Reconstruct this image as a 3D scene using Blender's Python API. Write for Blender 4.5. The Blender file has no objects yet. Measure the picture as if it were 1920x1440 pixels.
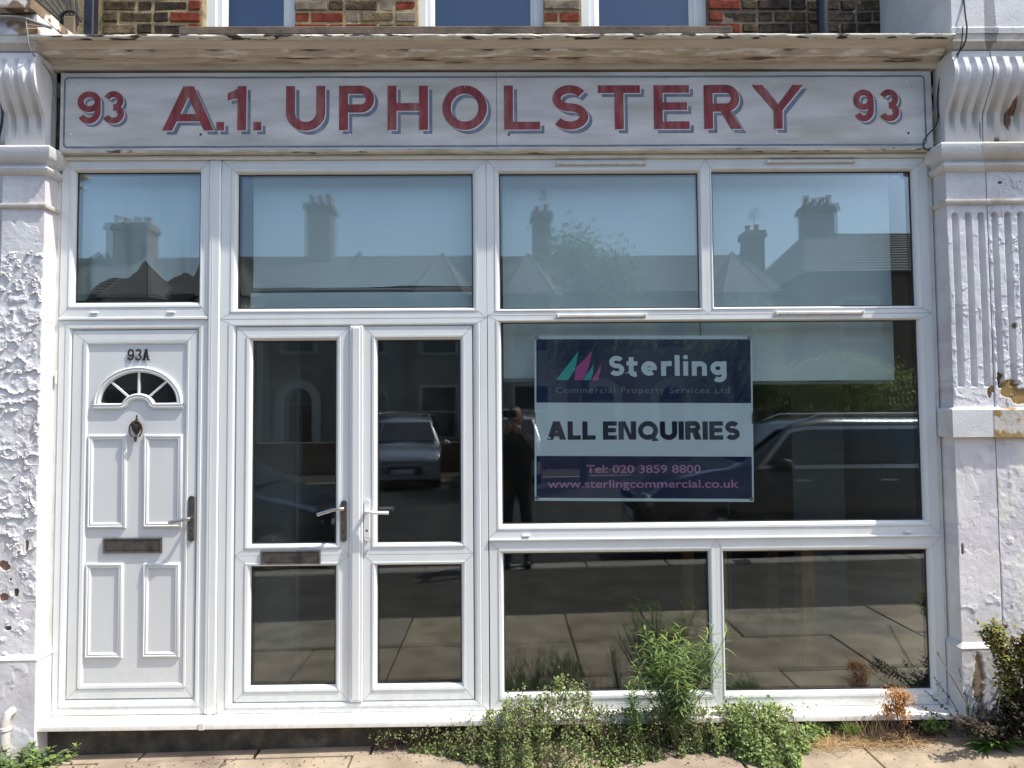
import bpy, bmesh, math, random
import numpy as np
from mathutils import Vector, Matrix
R = math.radians
random.seed(7)
rng = np.random.default_rng(7)
S = bpy.context.scene
C = S.collection

# ------------------------------------------------------------------ camera, sky, sun, exposure
CAM_D, CAM_Z = 3.75, 1.79
cam = bpy.data.cameras.new('camera'); cam_o = bpy.data.objects.new('camera', cam); C.objects.link(cam_o)
cam.sensor_width = 36; cam.lens = 1290 / 1920 * 36; cam.clip_start = .05; cam.clip_end = 600
_r = Matrix.Rotation(R(-0.69457), 3, 'Z') @ Matrix.Rotation(R(2.47219), 3, 'X') @ Matrix.Rotation(R(0.46567), 3, 'Y') @ Matrix.Rotation(R(90), 3, 'X')
cam_o.matrix_world = Matrix.Translation((0, -CAM_D, CAM_Z)) @ _r.to_4x4()
S.camera = cam_o
SUN = Vector((0.50, -0.16, 0.86)).normalized()
w = bpy.data.worlds.new('World'); S.world = w; w.use_nodes = True
nt = w.node_tree; bg = nt.nodes['Background']; sky = nt.nodes.new('ShaderNodeTexSky')
sky.sky_type = 'NISHITA'; sky.sun_disc = False
sky.sun_elevation = math.asin(SUN.z); sky.sun_rotation = math.atan2(SUN.x, SUN.y)
sky.air_density = 1.0; sky.dust_density = 2.4; sky.ozone_density = 1.0
nt.links.new(sky.outputs[0], bg.inputs[0]); bg.inputs[1].default_value = 0.15
sl = bpy.data.lights.new('sun', 'SUN'); sl.energy = 3.3; sl.angle = R(.5); sl.color = (1, .955, .88)
so = bpy.data.objects.new('sun', sl); C.objects.link(so)
so.rotation_euler = SUN.to_track_quat('Z', 'Y').to_euler()
vs = S.view_settings; vs.view_transform = 'Standard'; vs.look = 'None'; vs.gamma = 1; vs.exposure = 0.88; vs.use_curve_mapping = False
S.cycles.use_denoising = True; S.cycles.max_bounces = 8; S.cycles.transparent_max_bounces = 16
S.cycles.caustics_reflective = False; S.cycles.caustics_refractive = False

# ------------------------------------------------------------------ helpers
class MB:
    """collects verts and faces (with material slot) and links them as ONE mesh object"""
    def __init__(s): s.v = []; s.f = []; s.m = []; s.col = None
    def face(s, pts, m=0):
        n = len(s.v); s.v += [tuple(p) for p in pts]; s.f.append(tuple(range(n, n + len(pts)))); s.m.append(m)
    def box(s, x0, x1, y0, y1, z0, z1, m=0, b=0.0):
        if b <= 0:
            n = len(s.v)
            s.v += [(x, y, z) for x in (x0, x1) for y in (y0, y1) for z in (z0, z1)]
            for q in ((0, 1, 3, 2), (4, 6, 7, 5), (0, 4, 5, 1), (2, 3, 7, 6), (0, 2, 6, 4), (1, 5, 7, 3)):
                s.f.append(tuple(n + i for i in q)); s.m.append(m)
            return
        n = len(s.v); lo = (x0, y0, z0); hi = (x1, y1, z1); idx = {}
        for c in range(8):
            sg = [(c >> k) & 1 for k in range(3)]
            for a in range(3):
                p = [(hi[k] if sg[k] else lo[k]) + (0 if k == a else (-b if sg[k] else b)) for k in range(3)]
                idx[(c, a)] = len(s.v); s.v.append(tuple(p))
        for a in range(3):
            u, w_ = [k for k in range(3) if k != a]
            for side in (0, 1):
                cs = [side << a, side << a | 1 << u, side << a | 1 << u | 1 << w_, side << a | 1 << w_]
                s.f.append(tuple(idx[(c, a)] for c in cs)); s.m.append(m)
            for su in (0, 1):
                for sw in (0, 1):
                    c0 = su << u | sw << w_; c1 = c0 | 1 << a
                    s.f.append((idx[(c0, u)], idx[(c1, u)], idx[(c1, w_)], idx[(c0, w_)])); s.m.append(m)
        for c in range(8):
            s.f.append((idx[(c, 0)], idx[(c, 1)], idx[(c, 2)])); s.m.append(m)
    def grid(s, P, m=0, closed_u=False):
        """P[i][j] points"""
        n = len(s.v); a = len(P); b = len(P[0])
        for row in P: s.v += [tuple(p) for p in row]
        for i in range(a - (0 if closed_u else 1)):
            for j in range(b - 1):
                i2 = (i + 1) % a
                s.f.append((n + i * b + j, n + i2 * b + j, n + i2 * b + j + 1, n + i * b + j + 1)); s.m.append(m)
    def tube(s, pts, r, n=8, m=0, cap=True):
        pts = [Vector(p) for p in pts]; rr = r if hasattr(r, '__len__') else [r] * len(pts)
        rings = []; up = None
        for i, p in enumerate(pts):
            t = (pts[min(i + 1, len(pts) - 1)] - pts[max(i - 1, 0)]).normalized()
            if up is None: up = Vector((0, 0, 1)) if abs(t.z) < .9 else Vector((1, 0, 0))
            a = t.cross(up).normalized(); b_ = a.cross(t).normalized(); up = b_
            rings.append([p + (a * math.cos(k * 2 * math.pi / n) + b_ * math.sin(k * 2 * math.pi / n)) * rr[i] for k in range(n + 1)])
        s.grid(rings, m)
        if cap:
            s.face(rings[0][:-1], m); s.face(rings[-1][:-1][::-1], m)
    def lathe(s, prof, c, ax='y', n=20, m=0):
        rings = []
        for r_, h in prof:
            row = []
            for k in range(n + 1):
                a = 2 * math.pi * k / n; u, v = r_ * math.cos(a), r_ * math.sin(a)
                row.append({'y': (c[0] + u, c[1] + h, c[2] + v), 'z': (c[0] + u, c[1] + v, c[2] + h), 'x': (c[0] + h, c[1] + u, c[2] + v)}[ax])
            rings.append(row)
        s.grid(rings, m)
    def ring(s, o, i, prof, m=0):
        """frame from outer rect o to inner rect i (x0,x1,z0,z1); prof = [(fraction, y)] with mitred corners"""
        L = []
        for f, y in prof:
            q = [o[k] + (i[k] - o[k]) * f for k in range(4)]
            L.append([(q[0], y, q[2]), (q[1], y, q[2]), (q[1], y, q[3]), (q[0], y, q[3]), (q[0], y, q[2])])
        s.grid(L, m)
    def ribbon(s, pts, prof, closed=False, m=0):
        """sweep a profile [(offset, y)] along a 2D path in the xz plane"""
        n = len(pts); rows = []
        for i, p in enumerate(pts):
            a = pts[i - 1] if (i > 0 or closed) else None; b_ = pts[(i + 1) % n] if (i < n - 1 or closed) else None
            def nn(u, v):
                d = Vector((v[0] - u[0], v[1] - u[1])).normalized(); return Vector((-d.y, d.x))
            if a is None: nv = nn(p, b_)
            elif b_ is None: nv = nn(a, p)
            else:
                n1, n2 = nn(a, p), nn(p, b_); nv = (n1 + n2).normalized(); nv = nv / max(.35, nv.dot(n1))
            rows.append([(p[0] + nv.x * o_, y, p[1] + nv.y * o_) for o_, y in prof])
        if closed: rows.append(rows[0])
        s.grid(rows, m)
    def moulding(s, x0, x1, yf, yb, prof, m=0):
        """stack of footprint rings around a pier: prof = [(projection, z)]"""
        rows = [[(x0 - p, yb, z), (x0 - p, yf - p, z), (x1 + p, yf - p, z), (x1 + p, yb, z)] for p, z in prof]
        s.grid(rows, m); s.face(rows[-1], m); s.face(rows[0], m)
    def mesh(s, name, mats, smooth=False):
        me = bpy.data.meshes.new(name); me.from_pydata(s.v, [], s.f)
        for mm in (mats if isinstance(mats, (list, tuple)) else [mats]): me.materials.append(mm)
        me.polygons.foreach_set('material_index', s.m)
        if s.col is not None:
            at_ = me.color_attributes.new('tint', 'FLOAT_COLOR', 'POINT'); at_.data.foreach_set('color', np.asarray(s.col, dtype=np.float32).ravel())
        bm = bmesh.new(); bm.from_mesh(me); bmesh.ops.remove_doubles(bm, verts=bm.verts, dist=1e-5) if len(s.v) < 4000 and s.col is None else None
        bmesh.ops.recalc_face_normals(bm, faces=bm.faces) if s.col is None and len(s.v) < 60000 else None
        bm.to_mesh(me); bm.free()
        if smooth:
            me.polygons.foreach_set('use_smooth', [True] * len(me.polygons))
            if smooth != 'full': me.set_sharp_from_angle(angle=R(38))
        return me
    def build(s, name, mats, parent=None, smooth=False, loc=None, **k):
        return link(name, s.mesh(name, mats, smooth), parent, loc, **k)

def link(name, me, parent=None, loc=None, **k):
    o = bpy.data.objects.new(name, me); C.objects.link(o)
    if parent: o.parent = parent
    if loc: o.location = loc
    tag(o, **k); return o
def tag(o, label=None, cat=None, group=None, kind=None):
    if label: o['label'] = label
    if cat: o['category'] = cat
    if group: o['group'] = group
    if kind: o['kind'] = kind
def thing(name, label, cat, loc=(0, 0, 0), rz=0, group=None):
    o = bpy.data.objects.new(name, None); C.objects.link(o); o.location = loc; o.rotation_euler = (0, 0, rz)
    o.empty_display_size = .1; tag(o, label, cat, group); return o
def copy_tree(o, parent=None):
    c = o.copy(); C.objects.link(c); c.parent = parent
    for ch in list(o.children): copy_tree(ch, c)
    return c
def on(x, z, y):
    """a point read on the shopfront plane, moved to its own plane y"""
    k = 1 + y / CAM_D
    return x * k, CAM_Z + (z - CAM_Z) * k
def gz(x): return .055 + .017 * x

_g = rng.random((256, 256))
def vnoise(x, y):
    xi = np.floor(x).astype(int); yi = np.floor(y).astype(int); fx = x - xi; fy = y - yi
    fx = fx * fx * (3 - 2 * fx); fy = fy * fy * (3 - 2 * fy)
    a = _g[xi % 256, yi % 256]; b = _g[(xi + 1) % 256, yi % 256]; c = _g[xi % 256, (yi + 1) % 256]; d = _g[(xi + 1) % 256, (yi + 1) % 256]
    return (a * (1 - fx) + b * fx) * (1 - fy) + (c * (1 - fx) + d * fx) * fy
def fbm(x, y, o=4):
    r = 0; a = .5; t = 0
    for k in range(o):
        r = r + a * vnoise(x * 2 ** k + 13.7 * k, y * 2 ** k + 7.1 * k); t += a; a *= .5
    return r / t

# ------------------------------------------------------------------ materials
def mat(name, col, rough=.6, metal=0, spec=.5, var=0.0, vscale=6, bump=0.0, bscale=60, col2=None, c2scale=3, c2lo=.5, c2hi=.65, stretch=(1, 1, 1), coat=0, trans=0, detail=6):
    m = bpy.data.materials.new(name); m.use_nodes = True; n = m.node_tree.nodes; l = m.node_tree.links
    b = n['Principled BSDF']; b.inputs['Roughness'].default_value = rough; b.inputs['Metallic'].default_value = metal
    b.inputs['Specular IOR Level'].default_value = spec; b.inputs['Coat Weight'].default_value = coat
    b.inputs['Base Color'].default_value = (*col, 1)
    tc = n.new('ShaderNodeTexCoord'); mp = n.new('ShaderNodeMapping'); mp.inputs['Scale'].default_value = stretch
    geo = n.new('ShaderNodeNewGeometry'); l.new(geo.outputs['Position'], mp.inputs['Vector'])
    src = None
    if col2:
        t = n.new('ShaderNodeTexNoise'); t.inputs['Scale'].default_value = c2scale; t.inputs['Detail'].default_value = detail; l.new(mp.outputs[0], t.inputs['Vector'])
        r_ = n.new('ShaderNodeValToRGB'); r_.color_ramp.elements[0].position = c2lo; r_.color_ramp.elements[1].position = c2hi
        r_.color_ramp.elements[0].color = (*col, 1); r_.color_ramp.elements[1].color = (*col2, 1)
        l.new(t.outputs['Fac'], r_.inputs[0]); src = r_.outputs[0]
    if var:
        t = n.new('ShaderNodeTexNoise'); t.inputs['Scale'].default_value = vscale; t.inputs['Detail'].default_value = 8; l.new(mp.outputs[0], t.inputs['Vector'])
        mr = n.new('ShaderNodeMapRange'); mr.inputs[1].default_value = .3; mr.inputs[2].default_value = .7; mr.inputs[3].default_value = 1 - var; mr.inputs[4].default_value = 1 + var * .5
        l.new(t.outputs['Fac'], mr.inputs[0])
        x = n.new('ShaderNodeMix'); x.data_type = 'RGBA'; x.blend_type = 'MULTIPLY'; x.inputs['Factor'].default_value = 1
        if src: l.new(src, x.inputs[6])
        else: x.inputs[6].default_value = (*col, 1)
        l.new(mr.outputs[0], x.inputs[7]); src = x.outputs[2]
    if src: l.new(src, b.inputs['Base Color'])
    if bump:
        t = n.new('ShaderNodeTexNoise'); t.inputs['Scale'].default_value = bscale; t.inputs['Detail'].default_value = 6; l.new(mp.outputs[0], t.inputs['Vector'])
        bp = n.new('ShaderNodeBump'); bp.inputs['Strength'].default_value = 1; bp.inputs['Distance'].default_value = bump
        l.new(t.outputs['Fac'], bp.inputs['Height']); l.new(bp.outputs[0], b.inputs['Normal'])
    return m
def tint_mat(name, rough=.6, spec=.5, transl=0.0, bump=0, bscale=80, var=0, vscale=9):
    m = mat(name, (.5, .5, .5), rough, spec=spec, bump=bump, bscale=bscale); n = m.node_tree.nodes; l = m.node_tree.links; b = n['Principled BSDF']
    a = n.new('ShaderNodeVertexColor'); a.layer_name = 'tint'; src = a.outputs[0]
    if var:
        t = n.new('ShaderNodeTexNoise'); t.inputs['Scale'].default_value = vscale; t.inputs['Detail'].default_value = 8
        g = n.new('ShaderNodeNewGeometry'); l.new(g.outputs['Position'], t.inputs['Vector'])
        mr = n.new('ShaderNodeMapRange'); mr.inputs[1].default_value = .3; mr.inputs[2].default_value = .7; mr.inputs[3].default_value = 1 - var; mr.inputs[4].default_value = 1 + var * .4; l.new(t.outputs['Fac'], mr.inputs[0])
        x = n.new('ShaderNodeMix'); x.data_type = 'RGBA'; x.blend_type = 'MULTIPLY'; x.inputs['Factor'].default_value = 1
        l.new(src, x.inputs[6]); l.new(mr.outputs[0], x.inputs[7]); src = x.outputs[2]
    l.new(src, b.inputs['Base Color'])
    if transl:
        tr = n.new('ShaderNodeBsdfTranslucent'); l.new(src, tr.inputs[0]); mx = n.new('ShaderNodeMixShader'); mx.inputs[0].default_value = transl
        l.new(b.outputs[0], mx.inputs[1]); l.new(tr.outputs[0], mx.inputs[2]); l.new(mx.outputs[0], n['Material Output'].inputs[0])
    return m
def glass_mat(name, k=1.9, tint=(.93, .96, .95), wav=.0006, wscale=2.2, dirt=0.0):
    m = bpy.data.materials.new(name); m.use_nodes = True; n = m.node_tree.nodes; l = m.node_tree.links; n.remove(n['Principled BSDF'])
    tr = n.new('ShaderNodeBsdfTransparent'); tr.inputs[0].default_value = (*tint, 1)
    gl = n.new('ShaderNodeBsdfGlossy'); gl.inputs['Roughness'].default_value = 0.0; gl.inputs[0].default_value = (.90, .99, 1, 1)
    fr = n.new('ShaderNodeFresnel'); fr.inputs[0].default_value = 1.5
    mu = n.new('ShaderNodeMath'); mu.operation = 'MULTIPLY'; mu.inputs[1].default_value = k; mu.use_clamp = True
    g = n.new('ShaderNodeNewGeometry'); t = n.new('ShaderNodeTexNoise'); t.inputs['Scale'].default_value = wscale; t.inputs['Detail'].default_value = 1
    l.new(g.outputs['Position'], t.inputs['Vector']); bp = n.new('ShaderNodeBump'); bp.inputs['Distance'].default_value = wav; bp.inputs['Strength'].default_value = 1
    l.new(t.outputs['Fac'], bp.inputs['Height']); l.new(bp.outputs[0], gl.inputs['Normal'])
    l.new(fr.outputs[0], mu.inputs[0]); mx = n.new('ShaderNodeMixShader'); l.new(mu.outputs[0], mx.inputs[0]); l.new(tr.outputs[0], mx.inputs[1]); l.new(gl.outputs[0], mx.inputs[2])
    out = mx.outputs[0]
    if dirt:
        t2 = n.new('ShaderNodeTexNoise'); t2.inputs['Scale'].default_value = 5; t2.inputs['Detail'].default_value = 8; l.new(g.outputs['Position'], t2.inputs['Vector'])
        mr = n.new('ShaderNodeMapRange'); mr.inputs[1].default_value = .45; mr.inputs[2].default_value = .8; mr.inputs[3].default_value = dirt * .3; mr.inputs[4].default_value = dirt * 1.6; l.new(t2.outputs['Fac'], mr.inputs[0])
        df = n.new('ShaderNodeBsdfDiffuse'); df.inputs[0].default_value = (.45, .43, .38, 1); m2 = n.new('ShaderNodeMixShader')
        l.new(mr.outputs[0], m2.inputs[0]); l.new(out, m2.inputs[1]); l.new(df.outputs[0], m2.inputs[2]); out = m2.outputs[0]
    l.new(out, n['Material Output'].inputs[0]); return m

UPVC = mat('white_upvc', (.76, .79, .775), .38, var=.035, vscale=5, stretch=(2, 1, .5), col2=(.69, .69, .64), c2scale=2.2, c2lo=.55, c2hi=.85)
UPVC2 = mat('white_upvc_grimy_top', (.78, .79, .74), .4, var=.1, vscale=8, col2=(.62, .57, .45), c2scale=5, c2lo=.5, c2hi=.8)
DOORM = mat('white_door_skin', (.70, .72, .71), .42, var=.05, vscale=5, bump=.0004, bscale=14, stretch=(1, 1, .3))
def splash(m, col, z0, z1, amt):
    n = m.node_tree.nodes; l = m.node_tree.links; b = n['Principled BSDF']; src = b.inputs['Base Color'].links[0].from_socket
    g = n.new('ShaderNodeNewGeometry'); sx = n.new('ShaderNodeSeparateXYZ'); l.new(g.outputs['Position'], sx.inputs[0])
    mr = n.new('ShaderNodeMapRange'); mr.inputs[1].default_value = z1; mr.inputs[2].default_value = z0; mr.inputs[3].default_value = 0; mr.inputs[4].default_value = 1; l.new(sx.outputs['Z'], mr.inputs[0])
    t = n.new('ShaderNodeTexNoise'); t.inputs['Scale'].default_value = 28; t.inputs['Detail'].default_value = 9; l.new(g.outputs['Position'], t.inputs['Vector'])
    m2 = n.new('ShaderNodeMapRange'); m2.inputs[1].default_value = .42; m2.inputs[2].default_value = .72; m2.inputs[3].default_value = 0; m2.inputs[4].default_value = amt; l.new(t.outputs['Fac'], m2.inputs[0])
    mu = n.new('ShaderNodeMath'); mu.operation = 'MULTIPLY'; l.new(mr.outputs[0], mu.inputs[0]); l.new(m2.outputs[0], mu.inputs[1])
    x = n.new('ShaderNodeMix'); x.data_type = 'RGBA'; l.new(mu.outputs[0], x.inputs['Factor']); l.new(src, x.inputs[6]); x.inputs[7].default_value = (*col, 1); l.new(x.outputs[2], b.inputs['Base Color'])
splash(UPVC, (.42, .38, .30), .19, .42, .34); splash(DOORM, (.42, .38, .31), .25, .6, .25)
SEAL = mat('black_rubber_seal', (.03, .03, .032), .6)
GLASS1 = glass_mat('window_glass_outer', k=2.4, wav=.00025, dirt=.014); GLASS2 = glass_mat('window_glass_inner', k=2.2, tint=(.86, .95, .96), wav=.00035, wscale=1.7)
MASON = tint_mat('painted_masonry', .75, var=.12, vscale=7, bump=.0012, bscale=120, spec=.25)
MASON_P = mat('painted_masonry_plain', (.71, .715, .71), .75, var=.14, vscale=5, bump=.0015, bscale=70, col2=(.5, .44, .36), c2scale=6, c2lo=.62, c2hi=.8, spec=.25)
MASON_C = mat('cream_painted_stone', (.66, .62, .55), .8, var=.2, vscale=9, bump=.002, bscale=60, col2=(.36, .27, .18), c2scale=8, c2lo=.58, c2hi=.74, spec=.2)
CORN = mat('weathered_cream_cornice', (.70, .62, .50), .85, var=.32, vscale=30, bump=.004, bscale=60, stretch=(.22, 1, 1), col2=(.82, .78, .70), c2scale=30, c2lo=.53, c2hi=.58, spec=.15, detail=9)
LIP = mat('flaking_cornice_lip', (.78, .74, .62), .8, var=.3, vscale=30, bump=.003, bscale=60, stretch=(.3, 1, 1.5), col2=(.06, .05, .045), c2scale=30, c2lo=.54, c2hi=.60, spec=.2)
SIGNW = mat('faded_sign_paint', (.66, .645, .615), .7, var=.20, vscale=5, stretch=(.5, 1, 2.5), bump=.001, bscale=40, col2=(.50, .49, .43), c2scale=2.6, c2lo=.46, c2hi=.72, detail=10, spec=.2)
RED = mat('red_sign_paint', (.29, .058, .065), .7, var=.45, vscale=26, stretch=(1, 1, .25), col2=(.38, .17, .15), c2scale=18, c2lo=.47, c2hi=.75, spec=.3)
BLUE = mat('blue_grey_sign_paint', (.18, .225, .28), .65, var=.25, vscale=18, col2=(.24, .28, .34), c2scale=12, c2lo=.5, c2hi=.75, spec=.3)
SIGNHI = mat('pale_sign_outline', (.70, .66, .67), .7)
WOODTRIM = mat('peeling_wood_trim', (.60, .56, .47), .8, var=.3, vscale=20, stretch=(.3, 1, 1), bump=.002, bscale=50, col2=(.12, .09, .06), c2scale=30, c2lo=.62, c2hi=.68)
BRASS = mat('tarnished_brass', (.17, .16, .145), .42, metal=.7, var=.25, vscale=25, col2=(.11, .10, .09), c2scale=14)
CHROME = mat('worn_steel', (.55, .52, .48), .28, metal=1, var=.2, vscale=40)
IRON = mat('black_iron', (.02, .02, .024), .5, var=.3, vscale=30)
PIPEB = mat('black_painted_pipe', (.018, .021, .03), .35, var=.3, vscale=10)
MORTAR = mat('lime_mortar', (.40, .32, .18), .9, var=.35, vscale=30, bump=.003, bscale=90, col2=(.20, .16, .10), c2scale=8, c2lo=.5, c2hi=.7, spec=.1)
BRK = [mat('sooty_stock_brick', (.085, .062, .038), .9, var=.6, vscale=30, bump=.005, bscale=80, col2=(.20, .15, .075), c2scale=16, c2lo=.52, c2hi=.72, spec=.1),
       mat('dark_stock_brick', (.055, .042, .032), .9, var=.6, vscale=26, bump=.005, bscale=80, col2=(.14, .10, .055), c2scale=14, c2lo=.56, c2hi=.75, spec=.1),
       mat('yellow_stock_brick', (.21, .16, .09), .9, var=.45, vscale=22, bump=.005, bscale=70, col2=(.07, .055, .035), c2scale=12, c2lo=.5, c2hi=.7, spec=.1),
       mat('red_rubbed_brick', (.21, .05, .028), .85, var=.5, vscale=20, bump=.002, bscale=70, col2=(.11, .045, .03), c2scale=9, c2lo=.55, c2hi=.75, spec=.1),
       mat('rendered_patch_brick', (.24, .20, .15), .9, var=.3, vscale=18, bump=.002, bscale=60, col2=(.13, .11, .08), c2scale=10, spec=.1)]
SLAB = [mat('paving_slab_%s' % n, tuple(v * 1.12 for v in c), .88, var=.36, vscale=5, bump=.0018, bscale=160, col2=c2, c2scale=90, c2lo=.5, c2hi=.75, spec=.2) for n, c, c2 in
        (('buff', (.31, .25, .18), (.38, .32, .24)), ('pinkish', (.28, .22, .165), (.35, .29, .22)), ('grey', (.25, .215, .17), (.32, .28, .225)))]
JOINT = mat('sandy_joint', (.17, .13, .09), .95, var=.4, vscale=30, bump=.004, bscale=120, spec=.1)
TARMAC = mat('worn_tarmac', (.062, .055, .048), .9, var=.3, vscale=3, bump=.003, bscale=220, col2=(.095, .082, .07), c2scale=120, spec=.2)
ROADM = mat('road_asphalt', (.042, .041, .040), .9, var=.3, vscale=2, bump=.003, bscale=200, col2=(.065, .062, .058), c2scale=100, spec=.2)
KERBM = mat('granite_kerb', (.30, .27, .235), .8, var=.25, vscale=20, bump=.002, bscale=120)
PLINTH = mat('shade_dark_cement_plinth', (.10, .092, .075), .92, var=.45, vscale=12, bump=.004, bscale=40, col2=(.19, .17, .13), c2scale=9, c2lo=.5, c2hi=.75, spec=.1)  # cement painted dark, with the shade under the sill put into its colour
SILLM = mat('white_upvc_sill', (.80, .78, .72), .4, var=.1, vscale=5, col2=(.60, .52, .40), c2scale=5, c2lo=.62, c2hi=.85)
splash(SILLM, (.42, .35, .25), .16, .25, .4)
CABLE = mat('black_cable', (.015, .015, .017), .5)
GCABLE = mat('grey_cable', (.25, .24, .24), .6)
LEAD = mat('weathered_lead_roof', (.12, .12, .125), .7, var=.3, vscale=6, bump=.003, bscale=20)
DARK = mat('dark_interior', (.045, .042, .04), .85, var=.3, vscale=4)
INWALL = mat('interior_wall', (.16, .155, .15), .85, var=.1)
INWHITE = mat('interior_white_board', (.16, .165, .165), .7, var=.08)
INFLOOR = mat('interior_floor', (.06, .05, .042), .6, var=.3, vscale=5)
WOOD = mat('raw_pine', (.34, .16, .055), .6, var=.3, vscale=20, stretch=(1, 1, .15))
BLIND = mat('white_blind_fabric', (.86, .88, .86), .85, var=.05, vscale=2.5, bump=.0004, bscale=500)
SHEET = mat('white_hanging_sheet', (.72, .75, .74), .85, var=.10, vscale=4, stretch=(1, 1, .4))
BLUEB = mat('blue_blind', (.05, .13, .40), .6, var=.12, vscale=3)

# ------------------------------------------------------------------ ground, pavement, road
pave = MB()
def ground_sheet(x0, x1, y0, y1, z, m, n=2):
    b = MB(); xs = np.linspace(x0, x1, n)
    b.grid([[(x, y0, gz(x) + z), (x, y1, gz(x) + z)] for x in xs]); return b
pv = ground_sheet(-14, 14, -4.02, .6, -.035, JOINT, 8).build('pavement', JOINT, kind='structure')
ground_sheet(-250, 250, -300, 60, -.30, JOINT).build('ground', mat('far_ground', (.12, .11, .09), .95), kind='structure')
rd = ground_sheet(-60, 60, -14.6, -4.17, -.125, ROADM, 4).build('road', ROADM, kind='structure')
fp = ground_sheet(-60, 60, -19.5, -14.75, 0.0, TARMAC, 4).build('far_pavement', TARMAC, kind='structure')
b = MB(); b.grid([[(x, -3.95, gz(x) - .008), (x, -2.20, gz(x) - .008)] for x in np.linspace(-14, 14, 8)])
b.build('tarmac_strip', TARMAC, pv)
def slab_mesh(L, W, ml):
    sb = MB(); sb.box(.004, L - .004, .004, W - .004, -.06, 0, 0, .004); return sb.mesh('paving_slab', ml)
rows = [(-.785, .665), (-1.46, .665), (-2.19, .72)]
for ri, (y0, W) in enumerate(rows):
    ms = {n_: [slab_mesh(.65 * n_ - .004, W, m_) for m_ in SLAB] for n_ in (1, 2)}
    k = -14
    while k < 15:
        n_ = random.choice((1, 1, 2)) if (k, ri) not in ((0, 0), (4, 0)) else 2
        x = -.79 + .65 * k
        o = link('paving_slab', ms[n_][random.choice((0, 0, 1, 2))], pv, (x, y0, gz(x) + random.uniform(-.003, .003)))
        o.rotation_euler = (random.uniform(-.003, .003), -.017 + random.uniform(-.003, .003), 0); k += n_
meshes = [slab_mesh(.592, .10, m_) for m_ in SLAB]
for k in range(-6, 9):
    x = -1.9 + .6 * k + random.uniform(-.002, .002)
    o = link('paving_slab', meshes[k % 2], pv, (x - .6, -.115, gz(x - .6) - .002)); o.rotation_euler = (0, -.017, random.uniform(-.006, .006))
kb = MB(); kb.box(.004, .91, -.11, .11, -.22, 0, 0, .012); km = kb.mesh('kerb_stone', KERBM)
for k in range(-9, 10):
    x = k * .915
    o = link('kerb_stone', km, pv, (x, -4.06, gz(x) + .004)); o.rotation_euler = (0, -.017, 0)
fk = MB(); fk.box(-40, 40, -14.75, -14.60, -.3, 0.0, 0, .01); o = fk.build('far_kerb', KERBM, kind='structure'); o.rotation_euler = (0, -.017, 0); o.location.z = .065

# ------------------------------------------------------------------ the shop's upper house front
YW = .50
house = thing('brick_house', 'sooty brick house front with blue windows rising behind the shop cornice', 'house', (0, YW, 0))
WIN = [(-1.88, -1.30), (-.526, .272), (.511, 1.32)]
WZ0 = 4.21
def hp(mb, name, m, **k):
    o = mb.build(name, m, house, **k); o.location = (0, -YW, 0); return o
b = MB()
xs = [-2.95] + [v for w_ in WIN for v in w_] + [2.95]
for i in range(0, 8, 2): b.box(xs[i], xs[i + 1], YW + .0045, YW + .25, 3.9, 5.3, 1 if i == 6 else 0)
for a, c in WIN: b.box(a, c, YW + .0045, YW + .25, 3.9, WZ0 - .05)
hp(b, 'mortar_wall', [MORTAR, mat('sooty_mortar', (.16, .13, .10), .9, var=.4, vscale=20, bump=.003, bscale=90)])
b = MB(); b.box(-2.95, 2.95, YW + .01, YW + .25, 5.3, 8.2); b.box(-2.95, 2.95, YW + .26, YW + 8, 3.3, 8.2)
hp(b, 'upper_wall', BRK[0])
b = MB(); b.face([(-3, YW - .1, 8.2), (3, YW - .1, 8.2), (3, YW + 4, 10.6), (-3, YW + 4, 10.6)]); b.face([(-3, YW + 8, 8.2), (3, YW + 8, 8.2), (3, YW + 4, 10.6), (-3, YW + 4, 10.6)])
hp(b, 'roof', LEAD)
bmesh_cache = {}
def brick_mesh(L, mi, var):
    key = (round(L, 3), mi, var)
    if key not in bmesh_cache:
        q = MB(); q.box(0, L, 0, .06, 0, .061, 0, .006)
        q.v = [(x + random.uniform(-.003, .003), y + random.uniform(-.003, .002), z + random.uniform(-.003, .003)) for x, y, z in q.v]
        bmesh_cache[key] = q.mesh('brick', BRK[mi])
    return bmesh_cache[key]
for ci in range(11):
    z = 4.12 + ci * .075; spans = [(-2.5, -1.88), (-1.30, -.526), (.272, .511), (1.32, 2.5)] if z > WZ0 - .06 else [(-2.5, 2.5)]
    for (a, c) in spans:
        x = a; k = ci % 2; first = True
        while x < c - .02:
            L = .215 if (k % 2) else .1025
            if first and ci % 2: L = .215
            L = min(L, c - x)
            if c - (x + L) < .05: L = c - x
            near = min([min(abs(x + L / 2 - w0), abs(x + L / 2 - w1)) for w0, w1 in WIN])
            if near < .17 or (c - a) < .3: mi = random.choice((3, 3, 3, 4, 4)) if not (x < -1.9 or x > 1.3) else 3
            else: mi = random.choice((0, 0, 1, 2) if x < 0 else (0, 1, 1, 1))
            if -1.3 < x < -.53 and near > .1: mi = random.choice((0, 2, 3, 4))
            o = link('brick', brick_mesh(max(.03, L - .013), mi, random.randint(0, 2)), house, (x, random.uniform(-.006, .004), z + random.uniform(-.003, .003))); x += L; k += 1; first = False
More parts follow.
